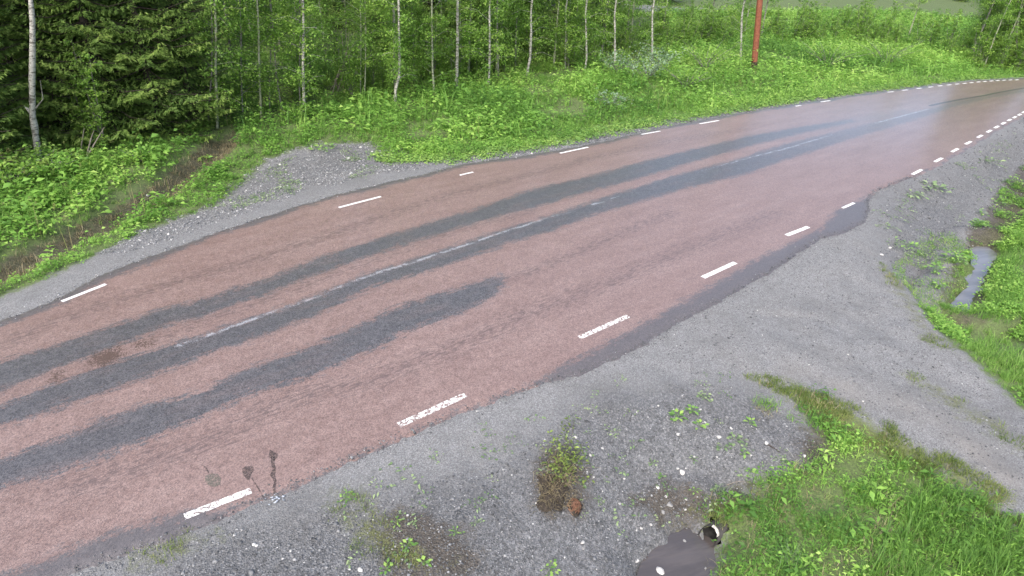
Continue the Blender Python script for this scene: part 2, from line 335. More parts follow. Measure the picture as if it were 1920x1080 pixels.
# areas (on the terrain)
def GT(pts): return np.array([on_ground(u, v)[:2] for u, v in pts])
GREEN_L = GP([(-500, 700), (-200, 612), (0, 549), (69, 524), (139, 492), (199, 464), (255, 436), (324, 402), (394, 374), (440, 338), (497, 294), (555, 275), (627, 264), (692, 261), (711, 285), (789, 294), (850, 297), (907, 289), (1022, 269), (1136, 245), (1251, 223),
              (1350, 210), (1498, 187), (1617, 170), (1736, 156), (1825, 147), (1920, 143), (2200, 138), (2200, 30), (-500, 30)])
GREEN_R = GT([(2100, 300), (1960, 330), (1900, 352), (1870, 410), (1840, 440), (1810, 470), (1790, 500), (1775, 545), (1750, 575), (1715, 570), (1750, 610), (1800, 655), (1850, 700), (1920, 765), (2150, 950), (2400, 700)])
GREEN_B = GT([(1322, 1140), (1335, 1080), (1345, 1040), (1340, 1000), (1318, 962), (1370, 925), (1450, 895), (1525, 868), (1540, 830), (1512, 780), (1472, 725), (1495, 722), (1560, 752), (1660, 812), (1760, 870), (1850, 940), (1940, 990), (2200, 1180), (2000, 1500), (1500, 1500)])
MOSS = [GT(q) for q in ([(1395, 705), (1450, 700), (1520, 730), (1600, 760), (1700, 812), (1800, 865), (1900, 930), (1930, 990), (1860, 970), (1740, 900), (1640, 850), (1550, 800), (1480, 750)],
                        [(1690, 700), (1760, 760), (1830, 800), (1920, 860), (1920, 820), (1840, 770), (1760, 720), (1700, 690)],
                        [(1640, 480), (1700, 540), (1740, 600), (1800, 670), (1730, 640), (1680, 560)],
                        [(600, 925), (680, 915), (720, 960), (760, 1010), (860, 1060), (780, 1080), (660, 1040)],
                        [(240, 1040), (320, 1000), (400, 985), (420, 1010), (330, 1050), (250, 1075)],
                        [(1300, 950), (1360, 930), (1370, 970), (1345, 1010), (1315, 980)], [(1260, 970), (1285, 965), (1290, 990), (1265, 990)])]
COARSE = [GT(q) for q in ([(860, 300), (907, 289), (1022, 269), (1136, 245), (1251, 223), (1350, 210), (1498, 187), (1617, 170), (1736, 156), (1736, 161), (1617, 176), (1498, 193), (1400, 210), (1280, 231), (1208, 247), (1136, 263), (993, 289), (907, 301)],
                          [(150, 1110), (290, 1045), (420, 985), (560, 940), (700, 930), (820, 900), (960, 860), (1040, 800), (1120, 730), (1300, 720), (1420, 730), (1520, 790), (1560, 860), (1400, 930), (1360, 1010), (1250, 1200), (200, 1250)],
                          [(150, 500), (110, 506), (200, 466), (300, 416), (390, 372), (445, 335), (500, 292), (600, 262), (700, 256), (800, 292), (900, 294), (800, 315), (700, 330), (600, 355), (500, 388), (400, 420), (300, 458)],
                          [(1640, 365), (1740, 325), (1850, 262), (1930, 215), (2000, 220), (1960, 330), (1880, 400), (1800, 520), (1730, 570), (1660, 500), (1635, 430)])]
MUD = [GT(q) for q in ([(-200, 590), (0, 492), (100, 446), (200, 398), (290, 348), (340, 304), (395, 266), (440, 246), (447, 270), (400, 314), (350, 354), (280, 400), (180, 449), (80, 497), (0, 538), (-200, 634)],
                       [(1820, 475), (1815, 430), (1850, 400), (1880, 350), (1930, 300), (1980, 300), (1930, 400), (1880, 440), (1868, 480)],
                       [(1775, 560), (1800, 520), (1790, 480), (1770, 560)],
                       [(1540, 800), (1560, 860), (1530, 880), (1490, 870), (1500, 830), (1520, 800)])]
MUD.append(GT([(720, 960), (800, 965), (880, 1010), (930, 1090), (760, 1100), (700, 1030)])); MUD.append(GT([(1180, 940), (1250, 900), (1340, 925), (1400, 905), (1360, 960), (1300, 985), (1230, 975)])); MUD.append(GT([(1000, 900), (1010, 850), (1060, 830), (1100, 880), (1100, 960), (1030, 970)]))
MUD.append(GT([(1790, 590), (1830, 590), (1825, 570), (1840, 530), (1850, 540), (1840, 600), (1800, 610)]))

# ------------------------------------------------------------------ terrain
def axis(segs):
    a = [segs[0][0]]
    for s, e, d in segs:
        n = max(1, int(round((e-s)/d))); a += list(np.linspace(s, e, n+1)[1:])
    return np.array(a)
gx = axis([(-130, -50, 8), (-50, -22, 1.2), (-22, -9, .28), (-9, 9, .10), (9, 20, .15), (20, 36, .4), (36, 70, 1.5), (70, 160, 9)])
gy = axis([(-40, -4, 4), (-4, 2, .6), (2, 17, .10), (17, 26, .2), (26, 42, .45), (42, 80, 2), (80, 260, 12)])
GX, GY = np.meshgrid(gx, gy); TX, TY = GX.ravel(), GY.ravel(); TZ = H(TX, TY); TP = np.c_[TX, TY]
nx, ny = len(gx), len(gy); ii, jj = np.meshgrid(np.arange(nx-1), np.arange(ny-1)); b0 = (jj*nx+ii).ravel()
TF = np.c_[b0, b0+1, b0+nx+1, b0+nx]
cx, cy = TX[b0]+.05, TY[b0]+.05; rel = np.c_[cx, cy]-PIPE_O[:2]; ff = rel@PIPE_D; ss_ = np.abs(rel@np.array([-PIPE_D[1], PIPE_D[0]]))
TF = TF[~((ff > -.02) & (ff < .30) & (ss_ < PIPE_R*.85) & (TZ[b0] < PIPE_O[2]+PIPE_R))]
A_green = np.maximum.reduce([sdf(TP, np.array([(-140., 62), (170, 62), (170, 270), (-140, 270)])), sdf(TP, GREEN_L), sdf(TP, GREEN_R), sdf(TP, GREEN_B)])
A_moss = np.maximum.reduce([sdf(TP, q) for q in MOSS]); A_coarse = np.maximum.reduce([sdf(TP, q)*k_-(1-k_)*.25 for q, k_ in zip(COARSE, (1, 1, .3, .5))]); A_mud = np.maximum.reduce([sdf(TP, q) for q in MUD])
DUST = GT([(1500, 705), (1600, 730), (1700, 770), (1800, 830), (1900, 900), (1990, 960)])
RUT = [GT([(1300, 640), (1450, 640), (1560, 670), (1680, 730), (1800, 800), (1920, 890), (2000, 960)]), GT([(1500, 560), (1600, 600), (1700, 660), (1800, 735), (1920, 830), (2000, 890)])]
A_rut = np.maximum.reduce([np.clip(1-seg_dist(TP, q)/.32, 0, 1) for q in RUT])*np.clip(.6+.6*vnoise(TX, TY, 1.5, 78), 0, 1)
A_dust = np.clip(1-seg_dist(TP, DUST)/.5, 0, 1)*np.clip(.6+.5*vnoise(TX, TY, 2.2, 77), 0, 1)
cl = lambda a: np.clip(a, -1, 1)
g = obj('ground', np.c_[TX, TY, TZ], TF, M_ground, attrs=dict(green=cl(A_green), moss=cl(A_moss), coarse=cl(A_coarse), mud=cl(A_mud), dust=A_dust, rut=A_rut), smooth=True)
tag(g, kind='structure')

ZG = TZ.reshape(ny, nx)
def HG(x, y):
    i = min(max(np.searchsorted(gx, x)-1, 0), nx-2); j = min(max(np.searchsorted(gy, y)-1, 0), ny-2)
    fx = (x-gx[i])/(gx[i+1]-gx[i]); fy = (y-gy[j])/(gy[j+1]-gy[j])
    return float(ZG[j, i]*(1-fx)*(1-fy)+ZG[j, i+1]*fx*(1-fy)+ZG[j+1, i]*(1-fx)*fy+ZG[j+1, i+1]*fx*fy)
def on_ground(u, v):
    z = 0.
    for _ in range(12): p = G(u, v, z); z = .5*z+.5*HG(p[0], p[1])
    return np.array([p[0], p[1], HG(p[0], p[1])])
# ------------------------------------------------------------------ road
NS, NT = 1500, 70
a = resample(EL, NS); b = resample(ER, NS)
for L, sg in ((a, 1), (b, 1)):
    tn_ = np.gradient(L, axis=0); tn_ /= np.linalg.norm(tn_, axis=1)[:, None]; nrm = np.c_[-tn_[:, 1], tn_[:, 0]]
    k = .045*vnoise(np.arange(NS)*.3, np.zeros(NS), .5, 5)+.025*vnoise(np.arange(NS)*.3, np.zeros(NS)+4, 2.1, 6)+.02*rng.uniform(-1, 1, NS)
    L += nrm*k[:, None]
tt = np.linspace(0, 1, NT); RX = a[:, None, :]*(1-tt)[None, :, None]+b[:, None, :]*tt[None, :, None]
RP = RX.reshape(-1, 2)
rdv = sdf(RP, np.vstack([a, b[::-1]])); rz = .012+.05*np.sin(np.pi*np.tile(tt, NS))-.03*(1-sstep(0, .08, rdv))
ii, jj = np.meshgrid(np.arange(NT-1), np.arange(NS-1)); b0 = (jj*NT+ii).ravel()
RF = np.c_[b0, b0+1, b0+NT+1, b0+NT]
def band(top, bot): return GP(top+bot[::-1])
S1 = band([(-300, 790), (-100, 720), (0, 684), (98, 655), (196, 620), (295, 588), (393, 563), (500, 528), (600, 488), (700, 455), (800, 424), (900, 393), (1000, 358), (1100, 335), (1200, 308), (1300, 283), (1400, 259), (1500, 241), (1600, 226)],
          [(-300, 860), (-100, 785), (0, 741), (98, 702), (196, 663), (295, 624), (393, 594), (500, 556), (600, 516), (700, 482), (800, 450), (900, 420), (1000, 393), (1100, 364), (1200, 337), (1300, 306), (1400, 278), (1500, 253), (1600, 231)])
S2 = band([(-300, 880), (-100, 805), (0, 768), (98, 730), (196, 692), (295, 660), (393, 628), (491, 596), (589, 563), (700, 514), (783, 489), (867, 461), (950, 433), (1033, 409), (1136, 373), (1210, 350), (1280, 329), (1400, 297), (1469, 274), (1587, 245), (1706, 216), (1790, 194), (1850, 183), (1920, 170)],
          [(-300, 925), (-100, 845), (0, 805), (98, 776), (196, 741), (295, 707), (393, 668), (491, 636), (589, 599), (700, 542), (783, 519), (867, 492), (950, 461), (1033, 437), (1136, 399), (1210, 379), (1280, 358), (1400, 329), (1469, 304), (1587, 266), (1706, 230), (1790, 202), (1850, 187), (1920, 174)])
S3 = band([(-300, 985), (-100, 905), (0, 869), (98, 835), (196, 791), (295, 761), (393, 738), (442, 708), (491, 687), (589, 655), (700, 602), (756, 578), (811, 560), (867, 543), (922, 526), (944, 520)],
          [(-300, 1040), (-100, 960), (0, 923), (98, 894), (196, 862), (295, 822), (393, 779), (442, 755), (491, 735), (530, 728), (589, 706), (700, 659), (756, 628), (811, 609), (867, 590), (915, 566), (944, 540)])
LINE = [[(335, 655), (590, 563), (700, 519), (783, 494), (867, 466), (950, 438), (1033, 412), (1080, 398)], [(1310, 327), (1400, 300), (1469, 283), (1560, 256)], [(1640, 234), (1740, 207)], [(1110, 388), (1160, 373)]]
CRK = [[(-200, 925), (0, 845), (120, 800), (280, 736)], [(1743, 201), (1760, 197), (1800, 189), (1848, 181), (1865, 177), (1920, 167), (1990, 156)], [(1250, 402), (1340, 375), (1450, 347), (1560, 322)]]
TRK = [([(-100, 690), (0, 652), (116, 600), (324, 535), (463, 495), (600, 450), (720, 408), (850, 365), (993, 330), (1108, 299), (1250, 268), (1400, 243)], .38),
       ([(150, 915), (400, 830), (520, 760), (700, 715), (850, 655), (970, 600), (1150, 530), (1300, 465), (1460, 400)], .45),
       ([(944, 530), (1000, 512), (1080, 480), (1180, 435), (1260, 402)], .30), ([(300, 640), (600, 530), (850, 440), (1000, 400)], .25)]
A_wear = np.maximum.reduce([sdf(RP, S1), sdf(RP, S2), sdf(RP, S3)]); 
A_line = np.maximum.reduce([.036-seg_dist(RP, GP(q)) for q in LINE])
A_crack = np.maximum.reduce([wd-seg_dist(RP, GP(q)) for q, wd in zip(CRK, (.014, .085, .006))])
A_track = np.maximum.reduce([1-seg_dist(RP, GP(q))/wd for q, wd in TRK])
# dark worn band along the edges
wob = vnoise(RP[:, 0], RP[:, 1], .5, 9)
dl = seg_dist(RP, a[::4]); drr = seg_dist(RP, b[::4])
WR = GP([(1000, 722), (1030, 700), (1120, 655), (1220, 600), (1290, 562), (1380, 510), (1450, 472), (1540, 430), (1570, 395), (1610, 378), (1640, 360), (1650, 380), (1640, 420), (1400, 600), (1100, 760)])
WRb = GP([(-100, 1130), (100, 1045), (200, 1010), (300, 975), (350, 963), (400, 958), (440, 950), (450, 1000), (0, 1250)])
A_rim = np.maximum.reduce([.27+.15*wob-dl*1.0, .05+.03*wob-drr, sdf(RP, WR), sdf(RP, WRb)])
A_wear_sheen = np.clip(.35*(sstep(0, .6, sdf(RP, WRb)+.35)), 0, 1)
A_wear_sheen = np.maximum(A_wear_sheen, .55*np.clip(1-seg_dist(RP, GP([(1400, 262), (1550, 240), (1700, 212)]))/.7, 0, 1))  # painted grey streak standing in for sky reflected on the far lane
A_wet_sheen = np.clip(1-seg_dist(RP, GP([(1000, 425), (1280, 342), (1500, 270), (1700, 218), (1920, 172), (2100, 150)]))/4.5, 0, 1)*sstep(12, 27, RP[:, 0]+RP[:, 1]*.6-4)  # damp far stretch: drives the gloss coat and the painted paling of the stripes
BR = [[(168, 690), (180, 668), (225, 655), (232, 672), (200, 695)], [(95, 720), (105, 705), (120, 700), (115, 725)], [(252, 652), (285, 640), (290, 652), (262, 660)]]
A_brown = np.maximum.reduce([sdf(RP, GP(q)) for q in BR])
road = obj('road', np.c_[RP, rz], RF, M_road, attrs=dict(wear=cl(A_wear), line=cl(A_line), crack=cl(A_crack), track=cl(A_track), rim=cl(A_rim), wet_sheen=A_wet_sheen, wear_sheen=A_wear_sheen, brown=cl(A_brown)), smooth=True)
tag(road, kind='structure')
from mathutils.bvhtree import BVHTree
RB = BVHTree.FromPolygons([Vector((*p, z)) for p, z in zip(RP, rz)], [tuple(f) for f in RF])
def road_z(x, y):
    h = RB.ray_cast(Vector((x, y, 5)), Vector((0, 0, -1)))
    return h[0].z if h[0] else .02
# painted edge dashes: start px, end px, width m, wear, label words
def dash(p, q, wd, worn):
    P, Q = G(*p, .045)[:2], G(*q, .045)[:2]; d = (Q-P); L = np.linalg.norm(d); d /= L; n_ = np.array([-d[1], d[0]])
    ns, nw = max(4, int(L/.08)), 3; V = []; A = []
    for i in range(ns+1):
        for j in range(nw+1):
            jit = .006*rnd.uniform(-1, 1) if 0 < i < ns else 0
            c = P+d*L*i/ns+n_*wd*(j/nw-.5+jit*4); V.append((*c, road_z(*c)+.005)); A.append(worn)
    Fc = [(i*(nw+1)+j, (i+1)*(nw+1)+j, (i+1)*(nw+1)+j+1, i*(nw+1)+j+1) for i in range(ns) for j in range(nw)]
    return obj('painted_dash', V, Fc, M_paint, road, attrs=dict(worn=A))
near = [((345, 966), (470, 917), .10, .45), ((747, 795), (873, 738), .11, .62), ((1086, 632), (1178, 591), .10, .60), ((1318, 519), (1379, 491), .11, .30), ((1475, 440), (1516, 424), .11, .05), ((1580, 389), (1602, 379), .08, .15)]
far_r = [(1720, 321, 9), (1760, 298.5, 7), (1791, 280.5, 6), (1816, 266.5, 5.2), (1837.5, 254.5, 4.6), (1855, 244.8, 4.2), (1869, 237, 3.8), (1882, 230, 3.4), (1893, 224, 3), (1903, 218.8, 2.8), (1912, 214, 2.6), (1920, 209.5, 2.5), (1928, 205, 2.4), (1936, 201, 2.3)]
for d_ in near: dash(*d_)
for u, v, hl in far_r: dash((u-hl, v+hl*.52), (u+hl, v-hl*.52), .10, .1)
for p, q, wo in [((-215, 665), (-120, 632), .1), ((115, 563), (198, 531), 0), ((635, 388), (714, 367.5), 0), ((862, 327.5), (887, 321.5), .4), ((1050, 286), (1103, 274.5), 0), ((1203, 250.5), (1238, 244.5), .15), ((1312, 231), (1348, 225), 0), ((1492, 198), (1502, 196.5), .3), ((1539, 190), (1557, 187.5), .1)]: dash(p, q, .085, wo)
for u, v, hl in [(1670, 171.5, 6), (1697, 168, 5.5), (1723.5, 164.7, 5), (1745.5, 162.3, 4.4), (1763, 160, 4), (1780, 158.3, 3.8), (1795, 156.8, 3.6), (1809, 155.5, 3.4), (1822, 154.2, 3.3), (1835, 153, 3.2), (1847, 152, 3.1), (1859, 151, 3), (1871, 150.2, 3), (1883, 149.6, 3), (1895, 149.2, 3), (1907, 148.9, 3)]:
    dash((u-hl, v+.5), (u+hl, v-.5), .10, 0)
# tar stains and marks by the edge
def stain(name, pts, mat, lift=.004, label=None):
    P = GP(pts, .03); n = len(P); V = []
    V = [(*p, road_z(*p)+lift) for p in P]; me = bpy.data.meshes.new(name); me.from_pydata(V, [], [tuple(range(n))]); me.materials.append(mat)
    o = link(name, me, road)
    if label: o['label'] = label
    return o
def ribbon_px(path, w0):
    path = np.array(path, float); t = np.gradient(path, axis=0); t /= np.linalg.norm(t, axis=1)[:, None]; n = np.c_[-t[:, 1], t[:, 0]]
    k = np.array([w0*rnd.uniform(.6, 1.35) for _ in path])[:, None]
    return [tuple(p) for p in np.vstack([path+n*k, (path-n*k)[::-1]])]
stain('tar_streak', ribbon_px([(512, 856), (511, 868), (514, 878), (511, 890), (516, 902), (513, 914), (517, 925)], 3.6), M_tar, label='upright tar streak ending in an arrow shape')
stain('tar_arrow', [(506, 843), (514, 848), (521, 851), (520, 859), (514, 862), (504, 858)], M_tar)
stain('tar_streak', ribbon_px([(472, 896), (478, 905), (485, 916), (491, 927), (496, 936)], 1.7), M_tar, label='slanting tar streak')
stain('tar_arrow', [(453, 880), (459, 875), (474, 874), (476, 881), (471, 889), (467, 900), (461, 897), (456, 890)], M_tar)
stain('tar_streak', ribbon_px([(378, 873), (386, 877), (390, 885), (393, 888)], 1.3), M_tar)
stain('green_stain', [(385, 893), (396, 888), (408, 889), (415, 898), (412, 909), (402, 913), (391, 910), (384, 902)], M_greenstain, label='faint grey green round stain')

# ------------------------------------------------------------------ water
def water(name, poly, z, label, M_water=M_water):
    c = poly.mean(0); P = c+(poly-c)*1.18
    me = bpy.data.meshes.new(name); me.from_pydata([(*p, z) for p in P], [], [tuple(range(len(P)))]); me.materials.append(M_water)
    return tag(link(name, me), label, None, None, 'structure')
water('puddle', W1, ZB, None); water('pool', W2, ZC, None, M_water2)

# ------------------------------------------------------------------ vegetation templates (all quads)
def blade(base, az_, h, wd, lean, seg=3):
    V = []; Fc = []; d = np.array([math.cos(az_), math.sin(az_), 0]); s = np.array([-d[1], d[0], 0])
    for i in range(seg+1):
        t = i/seg; p = np.array(base)+d*lean*h*t*t+np.array([0, 0, h*(t-.35*lean*t*t)]); ww = wd*(1-t)**.7*.5+.0006
        V += [p-s*ww, p+s*ww]
    for i in range(seg): Fc.append((2*i, 2*i+1, 2*i+3, 2*i+2))
    return np.array(V), np.array(Fc)
def leaf(c, nrm, d, L, W, fold=.25):
    """pointed oval leaf of two bent quads"""
    c = np.array(c, float); d = d/np.linalg.norm(d); s = np.cross(nrm, d); s /= np.linalg.norm(s)+1e-9; n = np.cross(d, s)
    V = np.array([c, c+d*L*.45+s*W*.5+n*fold*W, c+d*L-n*L*.12, c+d*L*.45-s*W*.5+n*fold*W, c+d*L*.5])
    return V, np.array([(0, 1, 4, 3), (1, 2, 3, 4)])
def leaves(C, Nr, D, L, W, fold=.12):
    C = np.asarray(C, float); Nr = np.asarray(Nr, float); D = np.asarray(D, float); L = np.asarray(L, float)[:, None]; W = np.asarray(W, float)[:, None]
    D = D/np.linalg.norm(D, axis=1)[:, None]; s = np.cross(Nr, D); s /= np.linalg.norm(s, axis=1)[:, None]+1e-9; n = np.cross(D, s)
    V = np.stack([C, C+D*L*.45+s*W*.5+n*fold*W, C+D*L-n*L*.12, C+D*L*.45-s*W*.5+n*fold*W, C+D*L*.5], 1).reshape(-1, 3); o = (np.arange(len(C))*5)[:, None]
    return V, np.concatenate([o+[[0, 1, 4, 3]], o+[[1, 2, 3, 4]]], 1).reshape(-1, 4)
def rdir(r=rnd, zmin=-.2, zmax=.8):
    a_ = r.uniform(0, 6.283); z = r.uniform(zmin, zmax); q = math.sqrt(max(0, 1-z*z)); return np.array([q*math.cos(a_), q*math.sin(a_), z])
def T_grass(n, h, spread, wd):
    return join([blade((rnd.gauss(0, spread), rnd.gauss(0, spread), -.01), rnd.uniform(0, 6.283), h*rnd.uniform(.5, 1.1), wd*rnd.uniform(.7, 1.3), rnd.uniform(.2, .9)) for _ in range(n)])
def T_herb(n, h, spread, L, W):
    ps = []
    for _ in range(n):
        x, y = rnd.gauss(0, spread), rnd.gauss(0, spread); z = h*rnd.uniform(.25, 1)*math.exp(-(x*x+y*y)/(4*spread**2))
        d = rdir(rnd, -.35, .35); ps.append(leaf((x, y, z), np.array([rnd.gauss(0, .35), rnd.gauss(0, .35), 1]), d, L*rnd.uniform(.6, 1.25), W*rnd.uniform(.7, 1.2)))
    for _ in range(max(2, n//7)): ps.append(blade((rnd.gauss(0, spread*.6), rnd.gauss(0, spread*.6), -.02), rnd.uniform(0, 6.3), h*rnd.uniform(.6, 1.0), .006, .2))
    return join(ps)
def scatter(name, temps, P, scl, mat, tint, label, kind='stuff', squash=None, parent=None, cat=None):
    """copies of clump templates merged into one uncountable mass"""
    n = len(P); ty = rng.integers(0, len(temps), n); VV = []; FF = []; TT = []; off = 0
    for k, (V, Fc) in enumerate(temps):
        idx = np.where(ty == k)[0]
        if len(idx) == 0: continue
        m = len(idx); a_ = rng.uniform(0, 6.283, m); ca, sa = np.cos(a_)[:, None], np.sin(a_)[:, None]; s = scl[idx][:, None]
        x = (V[:, 0]*ca-V[:, 1]*sa)*s; y = (V[:, 0]*sa+V[:, 1]*ca)*s; z = V[:, 2][None]*s*(rng.uniform(.75, 1.25, m)[:, None])
        W_ = np.stack([x+P[idx, 0:1], y+P[idx, 1:2], z+P[idx, 2:3]], -1).reshape(-1, 3); VV.append(W_)
        FF.append((Fc[None]+(np.arange(m)*len(V))[:, None, None]+off).reshape(-1, Fc.shape[1])); off += m*len(V)
        lv = rng.normal(0, .15, (m, len(V)//4+1)).repeat(4, 1)[:, :len(V)]
        TT.append((tint[idx][:, None]+lv).ravel())
    o = obj(name, np.vstack(VV), np.vstack(FF), mat, parent, attrs=dict(tint=np.clip(np.concatenate(TT), 0, 1)))
    if kind: tag(o, label, cat, None, kind)
    return o
def sample(poly, density, cond=None, dens_fn=None, seed=None):
    r = np.random.default_rng(seed if seed is not None else 5); lo = poly.min(0); hi = poly.max(0); n = int(np.prod(hi-lo)*density)
    P = r.uniform(lo, hi, (n, 2)); P = P[inside(P, poly)]
    if cond is not None: P = P[cond(P)]
    return P
def visible(P, z=0., mx=60, my=140):
    d = np.c_[P, np.full(len(P), z)]-CAM; Z = d@FWD; u = 960+F*(d@RIGHT)/Z; v = 540-F*(d@UP)/Z
    return (Z > 0) & (u > -mx) & (u < 1920+mx) & (v > -my) & (v < 1080+my)
def rd_dist(P): return np.hypot(P[:, 0], P[:, 1])
def keep(P, p): return P[rng.random(len(P)) < p]
def withz(P): return np.c_[P, H(P[:, 0], P[:, 1])]

TG = [T_grass(16, .26, .05, .010) for _ in range(5)]; TGS = [T_grass(14, .08, .05, .007) for _ in range(4)]
TH = [T_herb(26, .30, .10, .085, .05) for _ in range(6)]; THL = [T_herb(22, .16, .09, .065, .035) for _ in range(5)]
TFAR = [T_herb(18, .42, .17, .12, .065) for _ in range(5)]+[T_grass(12, .5, .1, .02)]
TM = [T_herb(20, .2, .09, .055, .014) for _ in range(4)]+[T_herb(14, .14, .08, .04, .024) for _ in range(2)]+[T_herb(9, .22, .07, .085, .045)]+[T_grass(9, .2, .05, .008)]

# left verge ---------------------------------------------------------------
GL = GREEN_L
def notmud(P): return np.maximum.reduce([sdf(P, q) for q in MUD]) < .05
P = sample(GL, 22, lambda P: visible(P, .2) & (rd_dist(P) < 75), seed=1)
mud = np.maximum.reduce([sdf(P, q) for q in MUD]); n_ = vnoise(P[:, 0], P[:, 1], .45, 21)+.5*vnoise(P[:, 0], P[:, 1], 1.6, 22)
dw = seg_dist(P, FOREST); dist = rd_dist(P); inw = inside(P, np.vstack([FOREST, [FOREST[-1]+[40, 60], [0, 150], FOREST[0]+[-60, 60]]]))
dgr = sdf(P, GL); dit = seg_dist(P, D1)
far = dist > 21
edge_ok = (dgr > .04) | (rng.random(len(P)) < .35)
upx = 960+F*((np.c_[P, np.ones(len(P))]-CAM)@RIGHT)/((np.c_[P, np.ones(len(P))]-CAM)@FWD); inw &= ~((upx > 1240) & (upx < 1840))
k = (mud < -.12) & (n_ > -.55) & edge_ok & ~inw & (~((dit < .5) & (P[:, 0] < -3)) | (rng.random(len(P)) < .12))
Q = P[k & ~far]; nq = n_[k & ~far]; dq = dgr[k & ~far]
scatter('undergrowth', TH, withz(Q), np.clip(rng.lognormal(-.12, .38, len(Q)), .4, 1.9)*np.clip(.55+dq*.5, .5, 1.15), M_herb, np.clip(.42+.42*nq+rng.normal(0, .12, len(Q)), 0, 1), 'leafy bright green undergrowth between the road and the forest')
Q = P[k & far]; Q = keep(Q, .8); nq = vnoise(Q[:, 0], Q[:, 1], .3, 23); dq = sdf(Q, GL)
sc = np.clip(rng.lognormal(-.05, .35, len(Q)), .5, 1.9)*np.clip(.5+dq*.35, .5, 1.1)
scatter('undergrowth', TFAR, withz(Q), sc, M_herb, np.clip(.46+.42*nq+rng.normal(0, .13, len(Q)), 0, 1), 'dense green herbs on the far verge along the bending road')
P2 = sample(GL, 30, lambda P: visible(P, .2) & (rd_dist(P) < 34), seed=2); m2 = np.maximum.reduce([sdf(P2, q) for q in MUD]); d2_ = seg_dist(P2, D1); g2 = sdf(P2, GL)
nn = vnoise(P2[:, 0], P2[:, 1], .6, 31); kk = ((m2 < -.02) | (rng.random(len(P2)) < .07)) & ((nn > -.1) | (g2 < 1.2) | (d2_ < 1.2)) & (g2 > .04*rng.random(len(P2)))
Q = P2[kk]; scatter('grass', TG, withz(Q), rng.uniform(.55, 1.3, len(Q))*np.clip(.5+sdf(Q, GL)*.5, .45, 1.1)*np.where((seg_dist(Q, D1) < 1.3) & (Q[:, 0] < -2), .5, 1), M_grass, np.clip(.42+.2*vnoise(Q[:, 0], Q[:, 1], .5, 32)+rng.normal(0, .14, len(Q)), 0, .93), 'long green grass along the left ditch and verge')
P = sample(np.vstack([MUD[0]]), 90, lambda P: visible(P, .2), seed=15)
scatter('ditch_straw', TGS+[T_grass(8, .22, .05, .008)], withz(P), rng.uniform(.5, 1.3, len(P)), M_straw, rng.uniform(0, .8, len(P)), 'dead brown straw lying in the muddy left ditch')
P = sample(GT([(1670, 500), (1740, 430), (1810, 440), (1820, 500), (1800, 560), (1790, 600), (1730, 580)]), 130, seed=16); P = P[(sdf(P, W1) < -.04) & (vnoise(P[:, 0], P[:, 1], 2.5, 17) > -.25)]
scatter('short_grass', [T_grass(10, .09, .06, .007) for _ in range(3)]+[T_herb(10, .08, .06, .04, .02)], withz(P), rng.uniform(.5, 1.3, len(P)), M_grass, np.clip(rng.normal(.5, .25, len(P)), 0, 1), 'short sparse grass on the slope left of the puddle')
P = sample(GL, 2.2, lambda P: visible(P, .2) & (rd_dist(P) < 40), seed=33); P = P[(sdf(P, GL) > .5) & (vnoise(P[:, 0], P[:, 1], .5, 34) > -.2)]
def T_stalk():
    ps = [blade((0, 0, 0), rnd.uniform(0, 6.3), .75, .010, .1)]
    for _ in range(14): a_ = rnd.uniform(0, 6.3); q = rnd.uniform(0, .06); ps.append(leaf((q*math.cos(a_), q*math.sin(a_), .68+rnd.uniform(0, .08)), np.array([0, 0, 1.]), rdir(), .035, .02))
    return join([(v, f) for v, f in ps])
scatter('seed_heads', [T_stalk() for _ in range(4)], withz(P), rng.uniform(.6, 1.2, len(P)), M_dryg, rng.uniform(.4, 1, len(P)), 'pale seed heads and stalks standing above the far verge plants')
fr = GP([(700, 284), (789, 293), (850, 296), (907, 288), (1022, 268), (1136, 244), (1251, 222), (1350, 209), (1498, 186), (1617, 170), (1736, 156), (1825, 147), (1920, 143)]); q = resample(fr, 2600)
q = q+rng.normal(0, 1, (2600, 1))*np.array([[-.25, .28]])*.8+rng.normal(0, .1, (2600, 2)); q = q[(sdf(q, ROADP) < -.12)]
scatter('verge_fringe', [T_herb(12, .12, .09, .08, .045) for _ in range(4)], withz(q), rng.uniform(.5, 1.3, len(q)), M_weed, rng.uniform(.3, 1, len(q)), 'pale lime leaves fringing the far gravel shoulder')
P = sample(MUD[1], 60, seed=25); P = P[(sdf(P, W1) < -.06) & (vnoise(P[:, 0], P[:, 1], 1.8, 26) > -.1)]
scatter('ditch_plants', TH, withz(P), rng.uniform(.3, .8, len(P)), M_herb, np.clip(rng.normal(.3, .22, len(P)), 0, 1), 'scattered green plants in the muddy ditch above the puddle')
# forest floor inside the wood
FL = np.vstack([FOREST, FOREST[-1]+[6, 12], [0, 60], FOREST[0]+[-6, 14]])
P = sample(FL, 6, lambda P: visible(P, .3) & (seg_dist(P, FOREST) < 7), seed=3)
scatter('forest_floor_plants', TFAR, withz(P), rng.uniform(.6, 1.4, len(P)), M_birchleaf, rng.uniform(.2, 1, len(P)), 'low green plants on the forest floor among the trunks')
